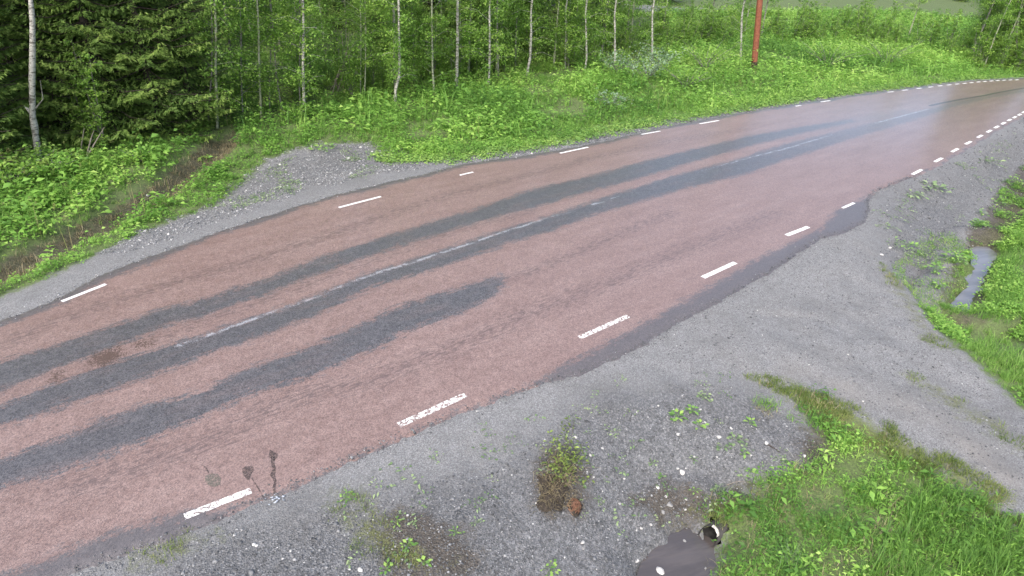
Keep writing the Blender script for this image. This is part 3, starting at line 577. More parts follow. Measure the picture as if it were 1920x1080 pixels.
# right bank -----------------------------------------------------------------
P = sample(GREEN_R, 110, lambda P: visible(P, -.4, 40, 40), seed=4); m = np.maximum.reduce([sdf(P, q) for q in MUD]); wq = sdf(P, W1); nn = vnoise(P[:, 0], P[:, 1], .8, 41)+.4*vnoise(P[:, 0], P[:, 1], 2.5, 44)
lineb = GP([(1800, 600), (1860, 520), (1920, 450), (2000, 380)], -.8)
deep = P[:, 0]*0+sdf(P, GREEN_R)
lft = (P@np.array([1., 0]) < np.interp(P[:, 1], *np.array(sorted([(q[1], q[0]) for q in W1[7:12]])).T)+.02) & (P[:, 1] > W1[:, 1].min()-.1); kk = (m < .0) & (wq < -.1) & ~(lft & (wq > -1.2)) & ((nn > -.1) | (rng.random(len(P)) < .3)); Q = P[kk]
south = seg_dist(Q, GP([(1830, 560), (1920, 470), (2050, 400)], -.7))
scatter('grass', TG, withz(Q), rng.uniform(.5, 1.1, len(Q))*np.clip(.35+sdf(Q, GREEN_R)*.9, .35, 1.1), M_grass, np.clip(.40+.15*vnoise(Q[:, 0], Q[:, 1], .9, 42)+rng.normal(0, .14, len(Q)), 0, .92), 'lush grass on the bank right of the puddle')
P = sample(GREEN_R, 60, lambda P: visible(P, -.4, 40, 40), seed=5); m = np.maximum.reduce([sdf(P, q) for q in MUD]); wq = sdf(P, W1); nn = vnoise(P[:, 0], P[:, 1], .8, 43)
lft = (P[:, 0] < np.interp(P[:, 1], *np.array(sorted([(q[1], q[0]) for q in W1[7:12]])).T)+.02) & (P[:, 1] > W1[:, 1].min()-.1); Q = P[(m < .02) & (wq < -.08) & (nn > -.2) & ~(lft & (wq > -1.2))]
scatter('undergrowth', THL, withz(Q), rng.uniform(.6, 1.4, len(Q)), M_herb, np.clip(.5+.3*vnoise(Q[:, 0], Q[:, 1], .9, 45)+rng.normal(0, .12, len(Q)), 0, 1), 'leafy plants mixed in the grass right of the puddle')
# bottom right patch -----------------------------------------------------------
P = sample(GREEN_B, 230, lambda P: visible(P, -.2, 30, 30), seed=6); wq = sdf(P, W2); g_ = sdf(P, GREEN_B); ms = np.maximum.reduce([sdf(P, q) for q in MOSS]); nn = vnoise(P[:, 0], P[:, 1], 1.6, 51)
rel = P-PIPE_O[:2]; mouth = (np.abs(rel@np.array([-PIPE_D[1], PIPE_D[0]])) < .20) & (rel@PIPE_D < .30) & (rel@PIPE_D > -.5)
ok = (wq < -.04) & ~mouth & (ms < .1) & (g_ > .0)
bare_ = vnoise(P[:, 0], P[:, 1], 3.1, 55); ok &= (bare_ > -.22) | (rng.random(len(P)) < .15)
Q = P[ok & ((nn > .1) | (rng.random(len(P)) < .22))]
scatter('grass', TG, withz(Q), rng.uniform(.35, .65, len(Q))*np.clip(.4+sdf(Q, GREEN_B)*.5, .4, 1.0), M_grass, np.clip(.38+.35*vnoise(Q[:, 0], Q[:, 1], 1.3, 52)+rng.normal(0, .15, len(Q)), 0, 1), 'tufted grass right of the culvert pipe')
Q = P[ok & ((rng.random(len(P)) < .58))]
scatter('undergrowth', TM, withz(Q), rng.uniform(.45, 1.5, len(Q)), M_herb, np.clip(.36+.45*vnoise(Q[:, 0], Q[:, 1], 1.1, 53)+rng.normal(0, .15, len(Q)), 0, 1), 'low leafy weeds among the grass beside the culvert')
tall = GT([(1600, 1140), (1640, 1040), (1680, 950), (1760, 920), (1860, 960), (1960, 1020), (2100, 1200), (1900, 1300)])
P = sample(tall, 80, lambda P: visible(P, -.1, 30, 30), seed=18)
scatter('tall_grass', [T_grass(16, .38, .05, .011) for _ in range(4)], withz(P), rng.uniform(.6, 1.1, len(P)), M_grass, np.clip(rng.normal(.22, .12, len(P)), 0, 1), 'taller dark green grass at the lower right corner')
P = sample(GREEN_B, 28, lambda P: visible(P, -.2, 30, 30), seed=19); rel = P-PIPE_O[:2]; P = P[(vnoise(P[:, 0], P[:, 1], 2.6, 20) > .05) & (sdf(P, W2) < -.1) & ~((np.abs(rel@np.array([-PIPE_D[1], PIPE_D[0]])) < .2) & (rel@PIPE_D < .30))]
scatter('dry_grass', [T_grass(12, .14, .07, .006) for _ in range(3)], withz(P), rng.uniform(.6, 1.3, len(P)), M_straw, rng.uniform(.3, 1, len(P)), 'dry straw blades mixed into the grass beside the culvert')
# short yellowish turf
PP = []
for q, dn in zip(MOSS, (420, 60, 130, 70, 110, 420, 420)): PP.append(sample(q, dn, lambda P: visible(P, 0, 30, 30), seed=7))
Q = np.vstack(PP); Q = Q[(vnoise(Q[:, 0], Q[:, 1], 2.6, 61) > -.12) & (sdf(Q, W2) < -.03)]; rel = Q-PIPE_O[:2]; Q = Q[~((np.abs(rel@np.array([-PIPE_D[1], PIPE_D[0]])) < .17) & (rel@PIPE_D < .20) & (rel@PIPE_D > -.5))]
scatter('short_turf', TGS, withz(Q), rng.uniform(.5, 1.2, len(Q)), M_dryg, np.clip(.4+.3*vnoise(Q[:, 0], Q[:, 1], 1.5, 62)+rng.normal(0, .17, len(Q)), 0, 1), 'short yellowish turf fringing the gravel track')
# sparse sprigs in gravel
PP = [sample(GT([(640, 900), (1000, 760), (1250, 690), (1500, 700), (1540, 850), (1330, 960), (1200, 1080), (640, 1080)]), 9, seed=8), sample(GT([(470, 330), (600, 270), (720, 290), (700, 330), (560, 360), (440, 395), (420, 370)]), 55, seed=9),
      sample(GT([(1640, 400), (1740, 335), (1900, 250), (1900, 340), (1800, 480), (1720, 560), (1660, 500)]), 16, seed=10), sample(GT([(100, 500), (220, 450), (400, 372), (430, 385), (240, 470), (110, 530)]), 14, seed=12)]
Q = np.vstack(PP); Q = Q[vnoise(Q[:, 0], Q[:, 1], 1.1, 63) > .05]
scatter('weed_seedlings', [T_herb(9, .05, .05, .04, .022) for _ in range(4)], withz(Q), rng.uniform(.6, 1.6, len(Q)), M_fade, rng.uniform(0, 1, len(Q)), 'tiny pale weeds sprouting through the gravel')

# ------------------------------------------------------------------ gravel stones
def T_stone(r=rnd, sub=False):
    t = (1+5**.5)/2; V = np.array([(-1, t, 0), (1, t, 0), (-1, -t, 0), (1, -t, 0), (0, -1, t), (0, 1, t), (0, -1, -t), (0, 1, -t), (t, 0, -1), (t, 0, 1), (-t, 0, -1), (-t, 0, 1)], float)/1.9
    V *= np.array([1, r.uniform(.6, .95), r.uniform(.4, .7)]); V += np.array([[r.gauss(0, .10) for _ in range(3)] for _ in range(12)])
    Fc = np.array([(0, 11, 5), (0, 5, 1), (0, 1, 7), (0, 7, 10), (0, 10, 11), (1, 5, 9), (5, 11, 4), (11, 10, 2), (10, 7, 6), (7, 1, 8), (3, 9, 4), (3, 4, 2), (3, 2, 6), (3, 6, 8), (3, 8, 9), (4, 9, 5), (2, 4, 11), (6, 2, 10), (8, 6, 7), (9, 8, 1)])
    return V, Fc
m, t, bb = new_mat('gravel_stones'); lk(t, ramp_(t, attr_(t, 'tint'), [(0, (.05, .053, .056)), (.45, (.13, .137, .145)), (.8, (.26, .27, .28)), (.93, (.42, .43, .43)), (1, (.56, .56, .55))]), bb.inputs['Base Color']); bb.inputs['Roughness'].default_value = .8; M_gravel = m
TS = [T_stone() for _ in range(8)]
ST = []
for q, dn, sz in zip(COARSE, (420, 1000, 700, 200), (.014, .0085, .0125, .012)):
    P = sample(q, dn, lambda P: visible(P, 0, 20, 20), seed=70); P = P[(sdf(P, ROADP) < -.03) & (sdf(P, W2) < .02) & (sdf(P, W1) < 0) & (sdf(P, GREEN_B) < .1) & (sdf(P, q)+.5*vnoise(P[:, 0], P[:, 1], 2, 71) > (.1 if dn != 420 else -.3))]
    ST.append((P, rng.lognormal(0, .42, len(P))*sz))
P = sample(DRIVE, 330, lambda P: visible(P, 0, 20, 20), seed=72); P = P[(sdf(P, ROADP) < -.05)]; ST.append((P, rng.lognormal(0, .4, len(P))*.008))
ERn = ER[(ER[:, 0] > -6) & (ER[:, 0] < 13)]; q = resample(ERn, 4200)+rng.normal(0, .07, (4200, 2)); ST.append((q, rng.lognormal(0, .4, len(q))*.0075))
ELn = EL[(EL[:, 0] > -12) & (EL[:, 0] < 12)]; q = resample(ELn, 2600)+rng.normal(0, .09, (2600, 2)); ST.append((q, rng.lognormal(0, .4, len(q))*.009))
P = np.vstack([s[0] for s in ST]); sc = np.concatenate([s[1] for s in ST]); sc = np.clip(sc, .004, .06)
ti = np.clip(rng.beta(2, 3.2, len(P)), 0, .9)+.16*((P[:, 0] < 2) & (P[:, 1] > 9)); ti[rng.random(len(P)) < .006] = 1.0
Z3 = withz(P); Z3[:, 2] = np.where(sdf(P, ROADP) > 0, .014+.03*np.clip(sdf(P, ROADP), 0, .4), Z3[:, 2])+sc*.15
scatter('gravel', TS, Z3, sc, M_gravel, ti, 'loose grey crushed gravel on the road shoulders')

# single stones that stand out
def stone(u, v, size, mat, label, cat='stone', group=None, flat=.55, lift=.3):
    p = on_ground(u, v)
    if sdf(p[None, :2], W2)[0] > 0: p = np.array([*G(u, v, ZC)[:2], ZC-.01])
    import bmesh
    bm = bmesh.new(); bmesh.ops.create_icosphere(bm, subdivisions=2, radius=1); r = random.Random(int(u*7+v))
    f = [(rdir(r, -1, 1), r.uniform(.55, .9)) for _ in range(7)]
    for vv in bm.verts:
        for n_, d_ in f:
            k_ = vv.co.dot(Vector(n_))-d_
            if k_ > 0: vv.co -= Vector(n_)*k_*.85
        vv.co.y *= .75; vv.co.z *= flat; vv.co *= size
    me = bpy.data.meshes.new('stone'); bm.to_mesh(me); bm.free(); me.materials.append(mat)
    o = link('stone', me); o.location = (p[0], p[1], p[2]+size*flat*lift); o.rotation_euler = (r.uniform(-.2, .2), r.uniform(-.2, .2), r.uniform(0, 3)); tag(o, label, cat, group)
WS, GS = M_stone_w, M_stone_g
for s_ in [(1279, 886, .05, WS, 'large white angular stone on the gravel left of the low leafy weeds'), (1348, 820, .037, WS, 'upright oval white stone between two patches of broad leaves'),
           (1437, 831, .04, WS, 'white stone at the end of a dark twig on the gravel'), (1371, 803, .028, WS, 'white oval stone just left of the three leaf seedling'),
           (1272, 815, .034, WS, 'round white stone with a grey middle below the light green weed'), (1508, 855, .03, WS, 'yellowish white stone near the turf edge on the gravel'),
           (1322, 792, .022, WS, 'small white stone against the leaves of the light green weed'), (1313, 768, .024, WS, 'narrow tilted white stone above the light green weed'),
           (1363, 783, .028, GS, 'flat pale grey stone above the white oval stone'), (1408, 854, .02, WS, 'white stone beside the folded leaf on the gravel'),
           (1344, 857, .019, WS, 'small white stone left of the folded leaf'), (1302, 857, .02, WS, 'white stone above the large angular stone'),
           (1234, 761, .022, WS, 'small white stone high on the gravel left of the weeds'), (1079, 820, .032, WS, 'white stone beside the stalk above the uprooted clump'),
           (1107, 854, .022, WS, 'white round stone right of the green top of the uprooted clump'), (1113, 895, .022, WS, 'bright white chips right of the uprooted clump'),
           (1092, 1018, .036, WS, 'pale round stone on the coarse gravel near the bottom edge'), (1094, 1028, .026, GS, 'small grey stone touching the pale round stone'),
           (1194, 1052, .034, WS, 'white angular stone left of the culvert pool'), (1238, 1070, .062, WS, 'biggest white stone lying in the culvert pool'),
           (1255, 947, .05, GS, 'broad flat grey stone above the culvert pool'), (1243, 961, .042, GS, 'round grey stone left of the broad flat grey stone'),
           (1233, 914, .036, WS, 'pale cracked stone up the gravel bank above the pool'), (1248, 931, .026, WS, 'light grey pointed stone below the pale cracked stone'),
           (1286, 937, .02, WS, 'small bright stone alone right of the broad grey stone'), (1285, 956, .02, WS, 'small bright stone above the culvert mouth'),
           (1220, 984, .026, WS, 'white stone with a sharp edge left of the pool head'), (1202, 991, .024, WS, 'white stone by the far left of the pool head'),
           (1284, 1014, .03, GS, 'pale grey stone half under water near the pool head'), (1308, 1005, .018, WS, 'small white stone inside the culvert mouth'),
           (1323, 1065, .024, GS, 'dull green grey stone at the right edge of the pool'), (676, 1069, .036, WS, 'white stone at the bottom edge left of the yellow leaf'),
           (655, 1068, .022, WS, 'small white stone beside the bottom edge stone'), (481, 1023, .022, WS, 'pointed white stone on the gravel below the short dash'),
           (530, 1048, .018, WS, 'round white stone below the pointed white stone'), (545, 1033, .02, WS, 'white stone upright on the shoulder below the tar arrows'),
           (1191, 1051, .02, GS, 'grey stone behind the white angular stone'), (1590, 665, .02, WS, 'small white stone in the middle of the gravel track'),
           (1618, 753, .02, WS, 'white stone where the gravel track widens'), (460, 328, .05, WS, 'white stone on the gravel edge beside the grassy ditch'),
           (676, 277, .06, WS, 'pale stone on top of the gravel heap'), (653, 297, .06, WS, 'wide pale stone on the side of the gravel heap'), (525, 309, .045, WS, 'flat pale stone on the ditch side of the gravel heap'),
           (584, 274, .04, WS, 'small white stone at the upper edge of the gravel heap'), (1653, 478, .045, WS, 'white stone at the mouth of the gravel track beside the pale weeds'), (1668, 465, .045, WS, 'white stone just above the track mouth stone'),
           (1847, 467, .075, WS, 'white stone at the head of the puddle'), (1894, 456, .05, GS, 'pale grey stone in the grass right of the puddle head'), (151, 365, .09, GS, 'pale grey stone in the undergrowth near the white birch'),
           (277, 367, .06, WS, 'small white stone in the brown ditch'), (271, 434, .045, WS, 'white stone on the gravel edge below the ditch grass')]:
    stone(*s_)

# ------------------------------------------------------------------ weeds standing alone
def plant(u, v, n, rad, L, W, h, mat, label, cat='weed', name='broadleaf_weed', cl_=None, group=None):
    p = on_ground(u, v); e = empty(name, p); tag(e, label, cat, group); r = random.Random(int(u*3+v*5)); lv = []; stv = []; ti_ = []
    for i in range(n):
        a_ = i*2.399+r.uniform(-.5, .5); rr = rad*math.sqrt((i+.4)/n)*r.uniform(.6, 1.1); hz = h*(1-.6*rr/rad)*r.uniform(.5, 1.1)
        c = np.array([rr*math.cos(a_), rr*math.sin(a_), hz]); d = np.array([math.cos(a_), math.sin(a_), r.uniform(-.15, .45)])
        q = leaf(c, np.array([r.gauss(0, .2), r.gauss(0, .2), 1]), d, L*r.uniform(.6, 1.2), W*r.uniform(.7, 1.15), .12); lv.append(q); ti_ += [r.random()]*5
        stv.append(tube([(c[0]*.2, c[1]*.2, -.01), (c[0]*.6, c[1]*.6, hz*.8), tuple(c)], [.0025, .002, .0015], 4))
    V, Fc = join(stv); obj('stem', V, Fc, mat, e, attrs=dict(tint=np.full(len(V), .3)))
    V, Fc = join(lv); obj('leaves', V, Fc, mat, e, attrs=dict(tint=ti_)); return e
for a_ in [(1270, 783, 15, .11, .085, .07, .07, M_weed, 'light green broad leaved weed on the gravel, leftmost of the big leaf clumps'), (1298, 773, 10, .07, .07, .06, .09, M_weed, 'bright green leafy weed right above the leftmost broad leaved weed'),
           (1312, 798, 9, .09, .07, .055, .05, M_weed, 'loose light green weed trailing down between white stones'), (1406, 795, 7, .07, .085, .06, .07, M_weed, 'bright seedling of a few pointed leaves alone on the gravel'),
           (1380, 825, 14, .12, .075, .06, .04, M_fade, 'dull green weed with wide leaves right of the oval white stone'), (1356, 838, 9, .10, .08, .06, .03, M_fade, 'flat grey green leaves below the dull green weed'),
           (1396, 853, 5, .05, .08, .05, .05, M_weed, 'folded pale green leaf pair on the gravel'), (1408, 885, 6, .05, .06, .045, .06, M_weed, 'small bright green weed with two upright leaves'),
           (1396, 895, 5, .05, .06, .045, .03, M_fade, 'little flat weed left under the two upright leaves'), (1509, 879, 6, .045, .06, .045, .07, M_weed, 'bright green sprout at the edge of the grass patch'),
           (1319, 746, 14, .09, .05, .04, .05, M_fade, 'pale weed with small leaves highest on the gravel'), (1234, 893, 4, .04, .05, .045, .03, M_weed, 'tiny round leaved sprout left of the large white stone'),
           (1462, 863, 10, .09, .05, .035, .03, M_fade, 'thin dull weed between the dark twig and the turf'), (1222, 870, 9, .07, .04, .03, .05, M_fade, 'thin reddish green weed left of the large white stone'),
           (1300, 862, 8, .06, .05, .03, .05, M_fade, 'yellowish sprig above the large white stone'),
           (796, 1057, 6, .04, .06, .05, .05, M_weed, 'bright yellow green sprout near the bottom edge'), (765, 1025, 12, .07, .06, .035, .07, M_weed, 'straggly green weed above the yellow green sprout'),
           (725, 1068, 9, .07, .06, .04, .05, M_weed, 'low green weed right of the white stone at the bottom edge'), (1030, 1068, 16, .13, .06, .04, .06, M_weed, 'wide green weed at the bottom edge below the uprooted clump'),
           (650, 935, 16, .10, .05, .035, .06, M_weed, 'green topped weed on the shoulder right of the tar arrows'), (893, 980, 9, .07, .05, .02, .05, M_fade, 'faint grassy weed left of the uprooted clump'),
           (855, 1000, 9, .07, .05, .02, .06, M_weed, 'faint green sprig between two weeds left of the uprooted clump'), (745, 980, 9, .07, .05, .025, .06, M_weed, 'small green sprig on the mossy shoulder'),
           (1122, 940, 7, .05, .04, .02, .06, M_fade, 'thin blue green sprig right of the rusty root ball'), (1303, 920, 9, .07, .05, .03, .03, M_weed, 'yellow green sprig left above the culvert'),
           (1745, 350, 34, .50, .20, .13, .08, M_fade, 'wide patch of grey green weeds beside the road edge dashes'), (1712, 365, 22, .35, .17, .10, .05, M_fade, 'lower left lobe of the grey green weeds beside the road edge'),
           (1845, 300, 30, .6, .16, .09, .08, M_fade, 'faint green weeds high on the gravel slope near the far dashes'), (1675, 455, 20, .35, .12, .07, .05, M_fade, 'pale weeds at the top of the gravel track mouth'),
           (1700, 462, 20, .28, .11, .06, .12, M_weed, 'green upright weeds on the slope above the track mouth'), (1660, 425, 14, .3, .11, .06, .04, M_fade, 'dim weeds close to the ragged asphalt edge'),
           (1788, 492, 46, .26, .12, .07, .30, M_weed, 'tall bright green bushy weed just left of the puddle'), (1752, 512, 26, .18, .10, .06, .25, M_weed, 'small bright green weed left of the tall bushy weed'),
           (1757, 541, 22, .15, .09, .05, .22, M_weed, 'yellow green weed near the lower left of the puddle'), (1832, 425, 26, .2, .11, .06, .25, M_weed, 'round bright weed on the bank above the puddle head'),
           (1840, 404, 16, .15, .1, .06, .2, M_weed, 'small green weed above the round bright weed'), (1905, 350, 40, .4, .12, .07, .4, M_weed, 'bushy green weed at the right frame edge on the ditch bank'),
           (1683, 523, 20, .17, .10, .02, .15, M_weed, 'grassy olive tuft at the corner of the gravel track'), (607, 283, 26, .35, .15, .09, .25, M_weed, 'bright yellow green weed on the gravel heap'),
           (1880, 385, 30, .35, .10, .06, .2, M_weed, 'leafy weed in the muddy ditch below the frame edge bush')]:
    plant(*a_)
def tuft(u, v, n, h, spread, wd, mat, label, name='grass_tuft', cat='grass tuft', base=.5):
    p = on_ground(u, v); bl = [blade((rnd.gauss(0, spread), rnd.gauss(0, spread), -.01), rnd.uniform(0, 6.283), h*rnd.uniform(.5, 1.1), wd*rnd.uniform(.7, 1.3), rnd.uniform(.3, 1.3)) for _ in range(n)]
    V, Fc = join(bl); ti_ = np.clip(np.repeat(rng.normal(base, .2, n), len(V)//n), 0, 1); o = obj(name, V, Fc, mat, attrs=dict(tint=ti_)); o.location = p; return tag(o, label, cat)
tuft(1437, 758, 130, .13, .09, .008, M_grass, 'dense green grass tuft with dry fringe on the gravel', base=.45)
tuft(1437, 772, 60, .10, .10, .007, M_straw, 'dry straw blades below the dense green grass tuft', base=.6)
tuft(1481, 783, 50, .08, .06, .007, M_grass, 'small grass tuft between the dense tuft and the turf', base=.4)
tuft(1358, 928, 60, .15, .06, .006, M_fade, 'blue green spiky tuft above the culvert', base=.3)
tuft(1475, 1062, 120, .26, .07, .006, M_fade, 'fine blue green grass tuft at the bottom edge of the grass patch', base=.2)
tuft(1418, 903, 40, .12, .04, .006, M_grass, 'slender green grass tuft at the left corner of the grass patch', base=.4)

# uprooted clump with leaves, soil and a rusty root ball
p = on_ground(1050, 905); e = empty('uprooted_clump', p); tag(e, 'uprooted plant clump with dark soil and a rusty root ball on the gravel shoulder', 'plant clump')
def L2(u, v): q = on_ground(u, v)-p; return np.array([q[0], q[1], q[2]])
import bmesh
def lump(name, c, r3, mat, seed, parent):
    bm = bmesh.new(); bmesh.ops.create_icosphere(bm, subdivisions=4, radius=1); n_ = np.array([v_.co for v_ in bm.verts])
    k_ = .42*vnoise(n_[:, 0]+seed, n_[:, 1]+n_[:, 2], 2.3, seed)+.25*vnoise(n_[:, 0]*1.3+n_[:, 2], n_[:, 1], 6, seed+1)
    for v_, q in zip(bm.verts, k_): v_.co *= 1+q; v_.co = Vector((v_.co.x*r3[0], v_.co.y*r3[1], max(v_.co.z, -.3)*r3[2]))
    me = bpy.data.meshes.new(name); bm.to_mesh(me); bm.free(); me.materials.append(mat); o = link(name, me, parent); o.location = c; return o
lump('soil', L2(1030, 938), (.15, .16, .045), M_soilclod, 3, e); lump('soil', L2(1022, 905), (.11, .15, .05), M_soilclod, 8, e); lump('soil', L2(1048, 915), (.10, .2, .06), M_soilclod, 15, e)
rb = []; c0 = L2(1076, 950)
for _ in range(170):
    d = rdir(rnd, -.1, 1); a0 = c0+d*np.array([.10, .13, .08])*rnd.uniform(.5, 1); d2_ = np.cross(d, rdir(rnd, -1, 1)); d2_ /= np.linalg.norm(d2_)
    rb.append(tube([a0-d2_*.06-d*.015, a0, a0+d2_*.06-d*.02], [.003, .0038, .002], 4))
V, Fc = join(rb); obj('root_ball', V, Fc, M_root, e, attrs=dict(tint=np.repeat(rng.random(170), 12)))
lump('root_core', c0, (.085, .11, .05), M_soilclod, 12, e)
rb = []
for _ in range(380):
    u_, v_ = rnd.choice([(1030, 905), (1020, 930), (1045, 865), (1060, 900), (1040, 940), (1055, 920), (1050, 880), (1070, 930)]); c_ = L2(u_+rnd.gauss(0, 12), v_+rnd.gauss(0, 14)); a_ = rnd.uniform(0, 6.3); d = np.array([math.cos(a_), math.sin(a_), rnd.uniform(-.1, .5)]); l_ = rnd.uniform(.05, .16); hz_ = rnd.uniform(.03, .11)
    rb.append(tube([c_+[0, 0, .02], c_+d*l_*.5+[0, 0, hz_], c_+d*l_+[0, 0, hz_*.5]], [.002, .002, .001], 4))
V, Fc = join(rb); obj('dry_stems', V, Fc, M_straw, e, attrs=dict(tint=np.repeat(rng.random(380)*.7, 12)))
lv = []; ti_ = []
for (u_, v_, sx, sy, n_, hh) in [(1060, 868, 15, 16, 120, .16), (1050, 885, 17, 14, 80, .12), (1075, 862, 11, 12, 60, .16), (1060, 802, 8, 8, 22, .05), (1038, 835, 8, 10, 26, .05), (1095, 905, 10, 6, 16, .05), (1048, 902, 5, 5, 8, .15)]:
    for _ in range(n_):
        c_ = L2(u_+rnd.gauss(0, sx), v_+rnd.gauss(0, sy))+[0, 0, rnd.uniform(.02, hh)]
        lv.append(leaf(c_, np.array([rnd.gauss(0, .4), rnd.gauss(0, .4), 1]), rdir(rnd, -.4, .5), rnd.uniform(.035, .065), rnd.uniform(.018, .034))); ti_ += [rnd.random()*.8]*5
V, Fc = join(lv); obj('leaves', V, Fc, leaf_material('clump_leaves', [(0, (.07, .09, .03)), (.4, (.15, .21, .05)), (.8, (.28, .38, .09)), (1, (.40, .48, .12))], .2), e, attrs=dict(tint=ti_))
# twigs
def twig(pts, r, mat, label, name='twig', cat='twig', lift=.012):
    P = [on_ground(u, v)+[0, 0, lift] for u, v in pts]; c = P[0].copy(); V, Fc = tube([q-c for q in P], np.linspace(r, r*.5, len(P)), 6); o = obj(name, V, Fc, mat); o.location = c; tag(o, label, cat)
twig([(1440, 835), (1452, 842), (1463, 850)], .007, M_poleb, 'short dark twig lying beside the white stone')
twig([(1474, 841), (1482, 850), (1489, 861)], .006, M_stone_g, 'pale bleached twig right of the short dark twig')
twig([(1362, 910), (1378, 905), (1396, 903)], .005, M_dead, 'grey twig lying above the spiky blue green tuft')
twig([(1330, 1042), (1345, 1039), (1360, 1036)], .004, M_straw, 'straw coloured twig reaching over the pool edge')
twig([(1073, 815), (1075, 800), (1077, 790)], .004, M_straw, 'thin dry stalk above the uprooted clump', lift=.03)
twig([(1215, 1078), (1222, 1070), (1232, 1070)], .005, M_poleb, 'dark twig under the biggest white stone in the pool')
twig([(1100, 877), (1115, 878), (1126, 877)], .003, M_dead, 'hair thin twig right of the uprooted clump')
# crushed bluish scrap at the road edge
p = on_ground(518, 938); sc_ = []
for i in range(20):
    V, Fc = T_stone(); s_ = rnd.uniform(.008, .019); sc_.append((V*np.array([s_, s_, s_*.5])+[rnd.gauss(0, .055), rnd.gauss(0, .035), .012], Fc))
V, Fc = join(sc_); o = obj('crushed_foil', V, Fc, M_blue); o.location = p+[0, 0, .01]; tag(o, 'crumpled bluish white scrap at the asphalt edge under the tar arrows', 'litter')

# ------------------------------------------------------------------ culvert pipe
e = empty('culvert_pipe', tuple(PIPE_O)); tag(e, 'dark round culvert pipe with a pale broken rim opening into the pool', 'drain pipe')
D3v = np.array([*PIPE_D, .01]); side = np.array([-PIPE_D[1], PIPE_D[0], 0])
def ring(tpos, r, n=28, jag=0):
    return [D3v*(tpos+(r*.8*math.sin(2*math.pi*k_/n) if tpos < .3 else 0)+(jag*rnd.uniform(-1, 1) if jag else 0))+side*r*math.cos(2*math.pi*k_/n)+np.array([0, 0, r*math.sin(2*math.pi*k_/n)]) for k_ in range(n)]
rings = [ring(2.2, PIPE_R*.2), ring(2.2, PIPE_R*.93), ring(.8, PIPE_R*.93), ring(.01, PIPE_R*.93), ring(.0, PIPE_R), ring(.6, PIPE_R)]; n = 28
V = np.array(sum(rings, [])); Fc = [(i*n+k_, i*n+(k_+1) % n, (i+1)*n+(k_+1) % n, (i+1)*n+k_) for i in range(len(rings)-1) for k_ in range(n)]
obj('pipe', V, Fc, M_pipe, e, smooth=True)
rr = [ring(-.002, PIPE_R*.95), ring(-.012, PIPE_R*1.0, jag=.012), ring(.02, PIPE_R*1.04, jag=.01), ring(.03, PIPE_R*1.02)]
V = np.array(sum(rr, [])); kk = [k_ for k_ in range(n) if (.75 < math.atan2(math.sin(2*math.pi*(k_+.5)/n), -math.cos(2*math.pi*(k_+.5)/n)) < 1.75)]
Fc = np.array([(i*n+k_, i*n+(k_+1) % n, (i+1)*n+(k_+1) % n, (i+1)*n+k_) for i in range(3) for k_ in kk]); us, Fc = np.unique(Fc, return_inverse=True); Fc = Fc.reshape(-1, 4); V = V[us]
obj('rim', V, Fc, M_rim, e)

# ------------------------------------------------------------------ utility pole
p = on_ground(1413, 133); e = empty('utility_pole', p); tag(e, 'reddish brown wooden utility pole standing on the far green verge', 'pole')
V, Fc = tube([(0, 0, .45), (0, 0, 4), (0, 0, 9.2)], [.15, .14, .11], 16); obj('pole', V, Fc, M_pole, e, smooth=True)
V, Fc = tube([(0, 0, -.3), (0, 0, .2), (0, 0, .46)], [.16, .155, .152], 16); obj('pole_foot', V, Fc, M_poleb, e, smooth=True); e.rotation_euler = (0, math.radians(-7.5), 0)
V, Fc = tube([(-.9, 0, 8.7), (0, 0, 8.72), (.9, 0, 8.7)], [.05, .05, .05], 6); obj('crossarm', V, Fc, M_pole, e)
for x_ in (-.8, .8):
    V, Fc = tube([(x_, 0, 8.74), (x_, 0, 8.82), (x_, 0, 8.86), (x_, 0, 8.92)], [.025, .05, .03, .04], 10); obj('insulator', V, Fc, M_stone_w, e)

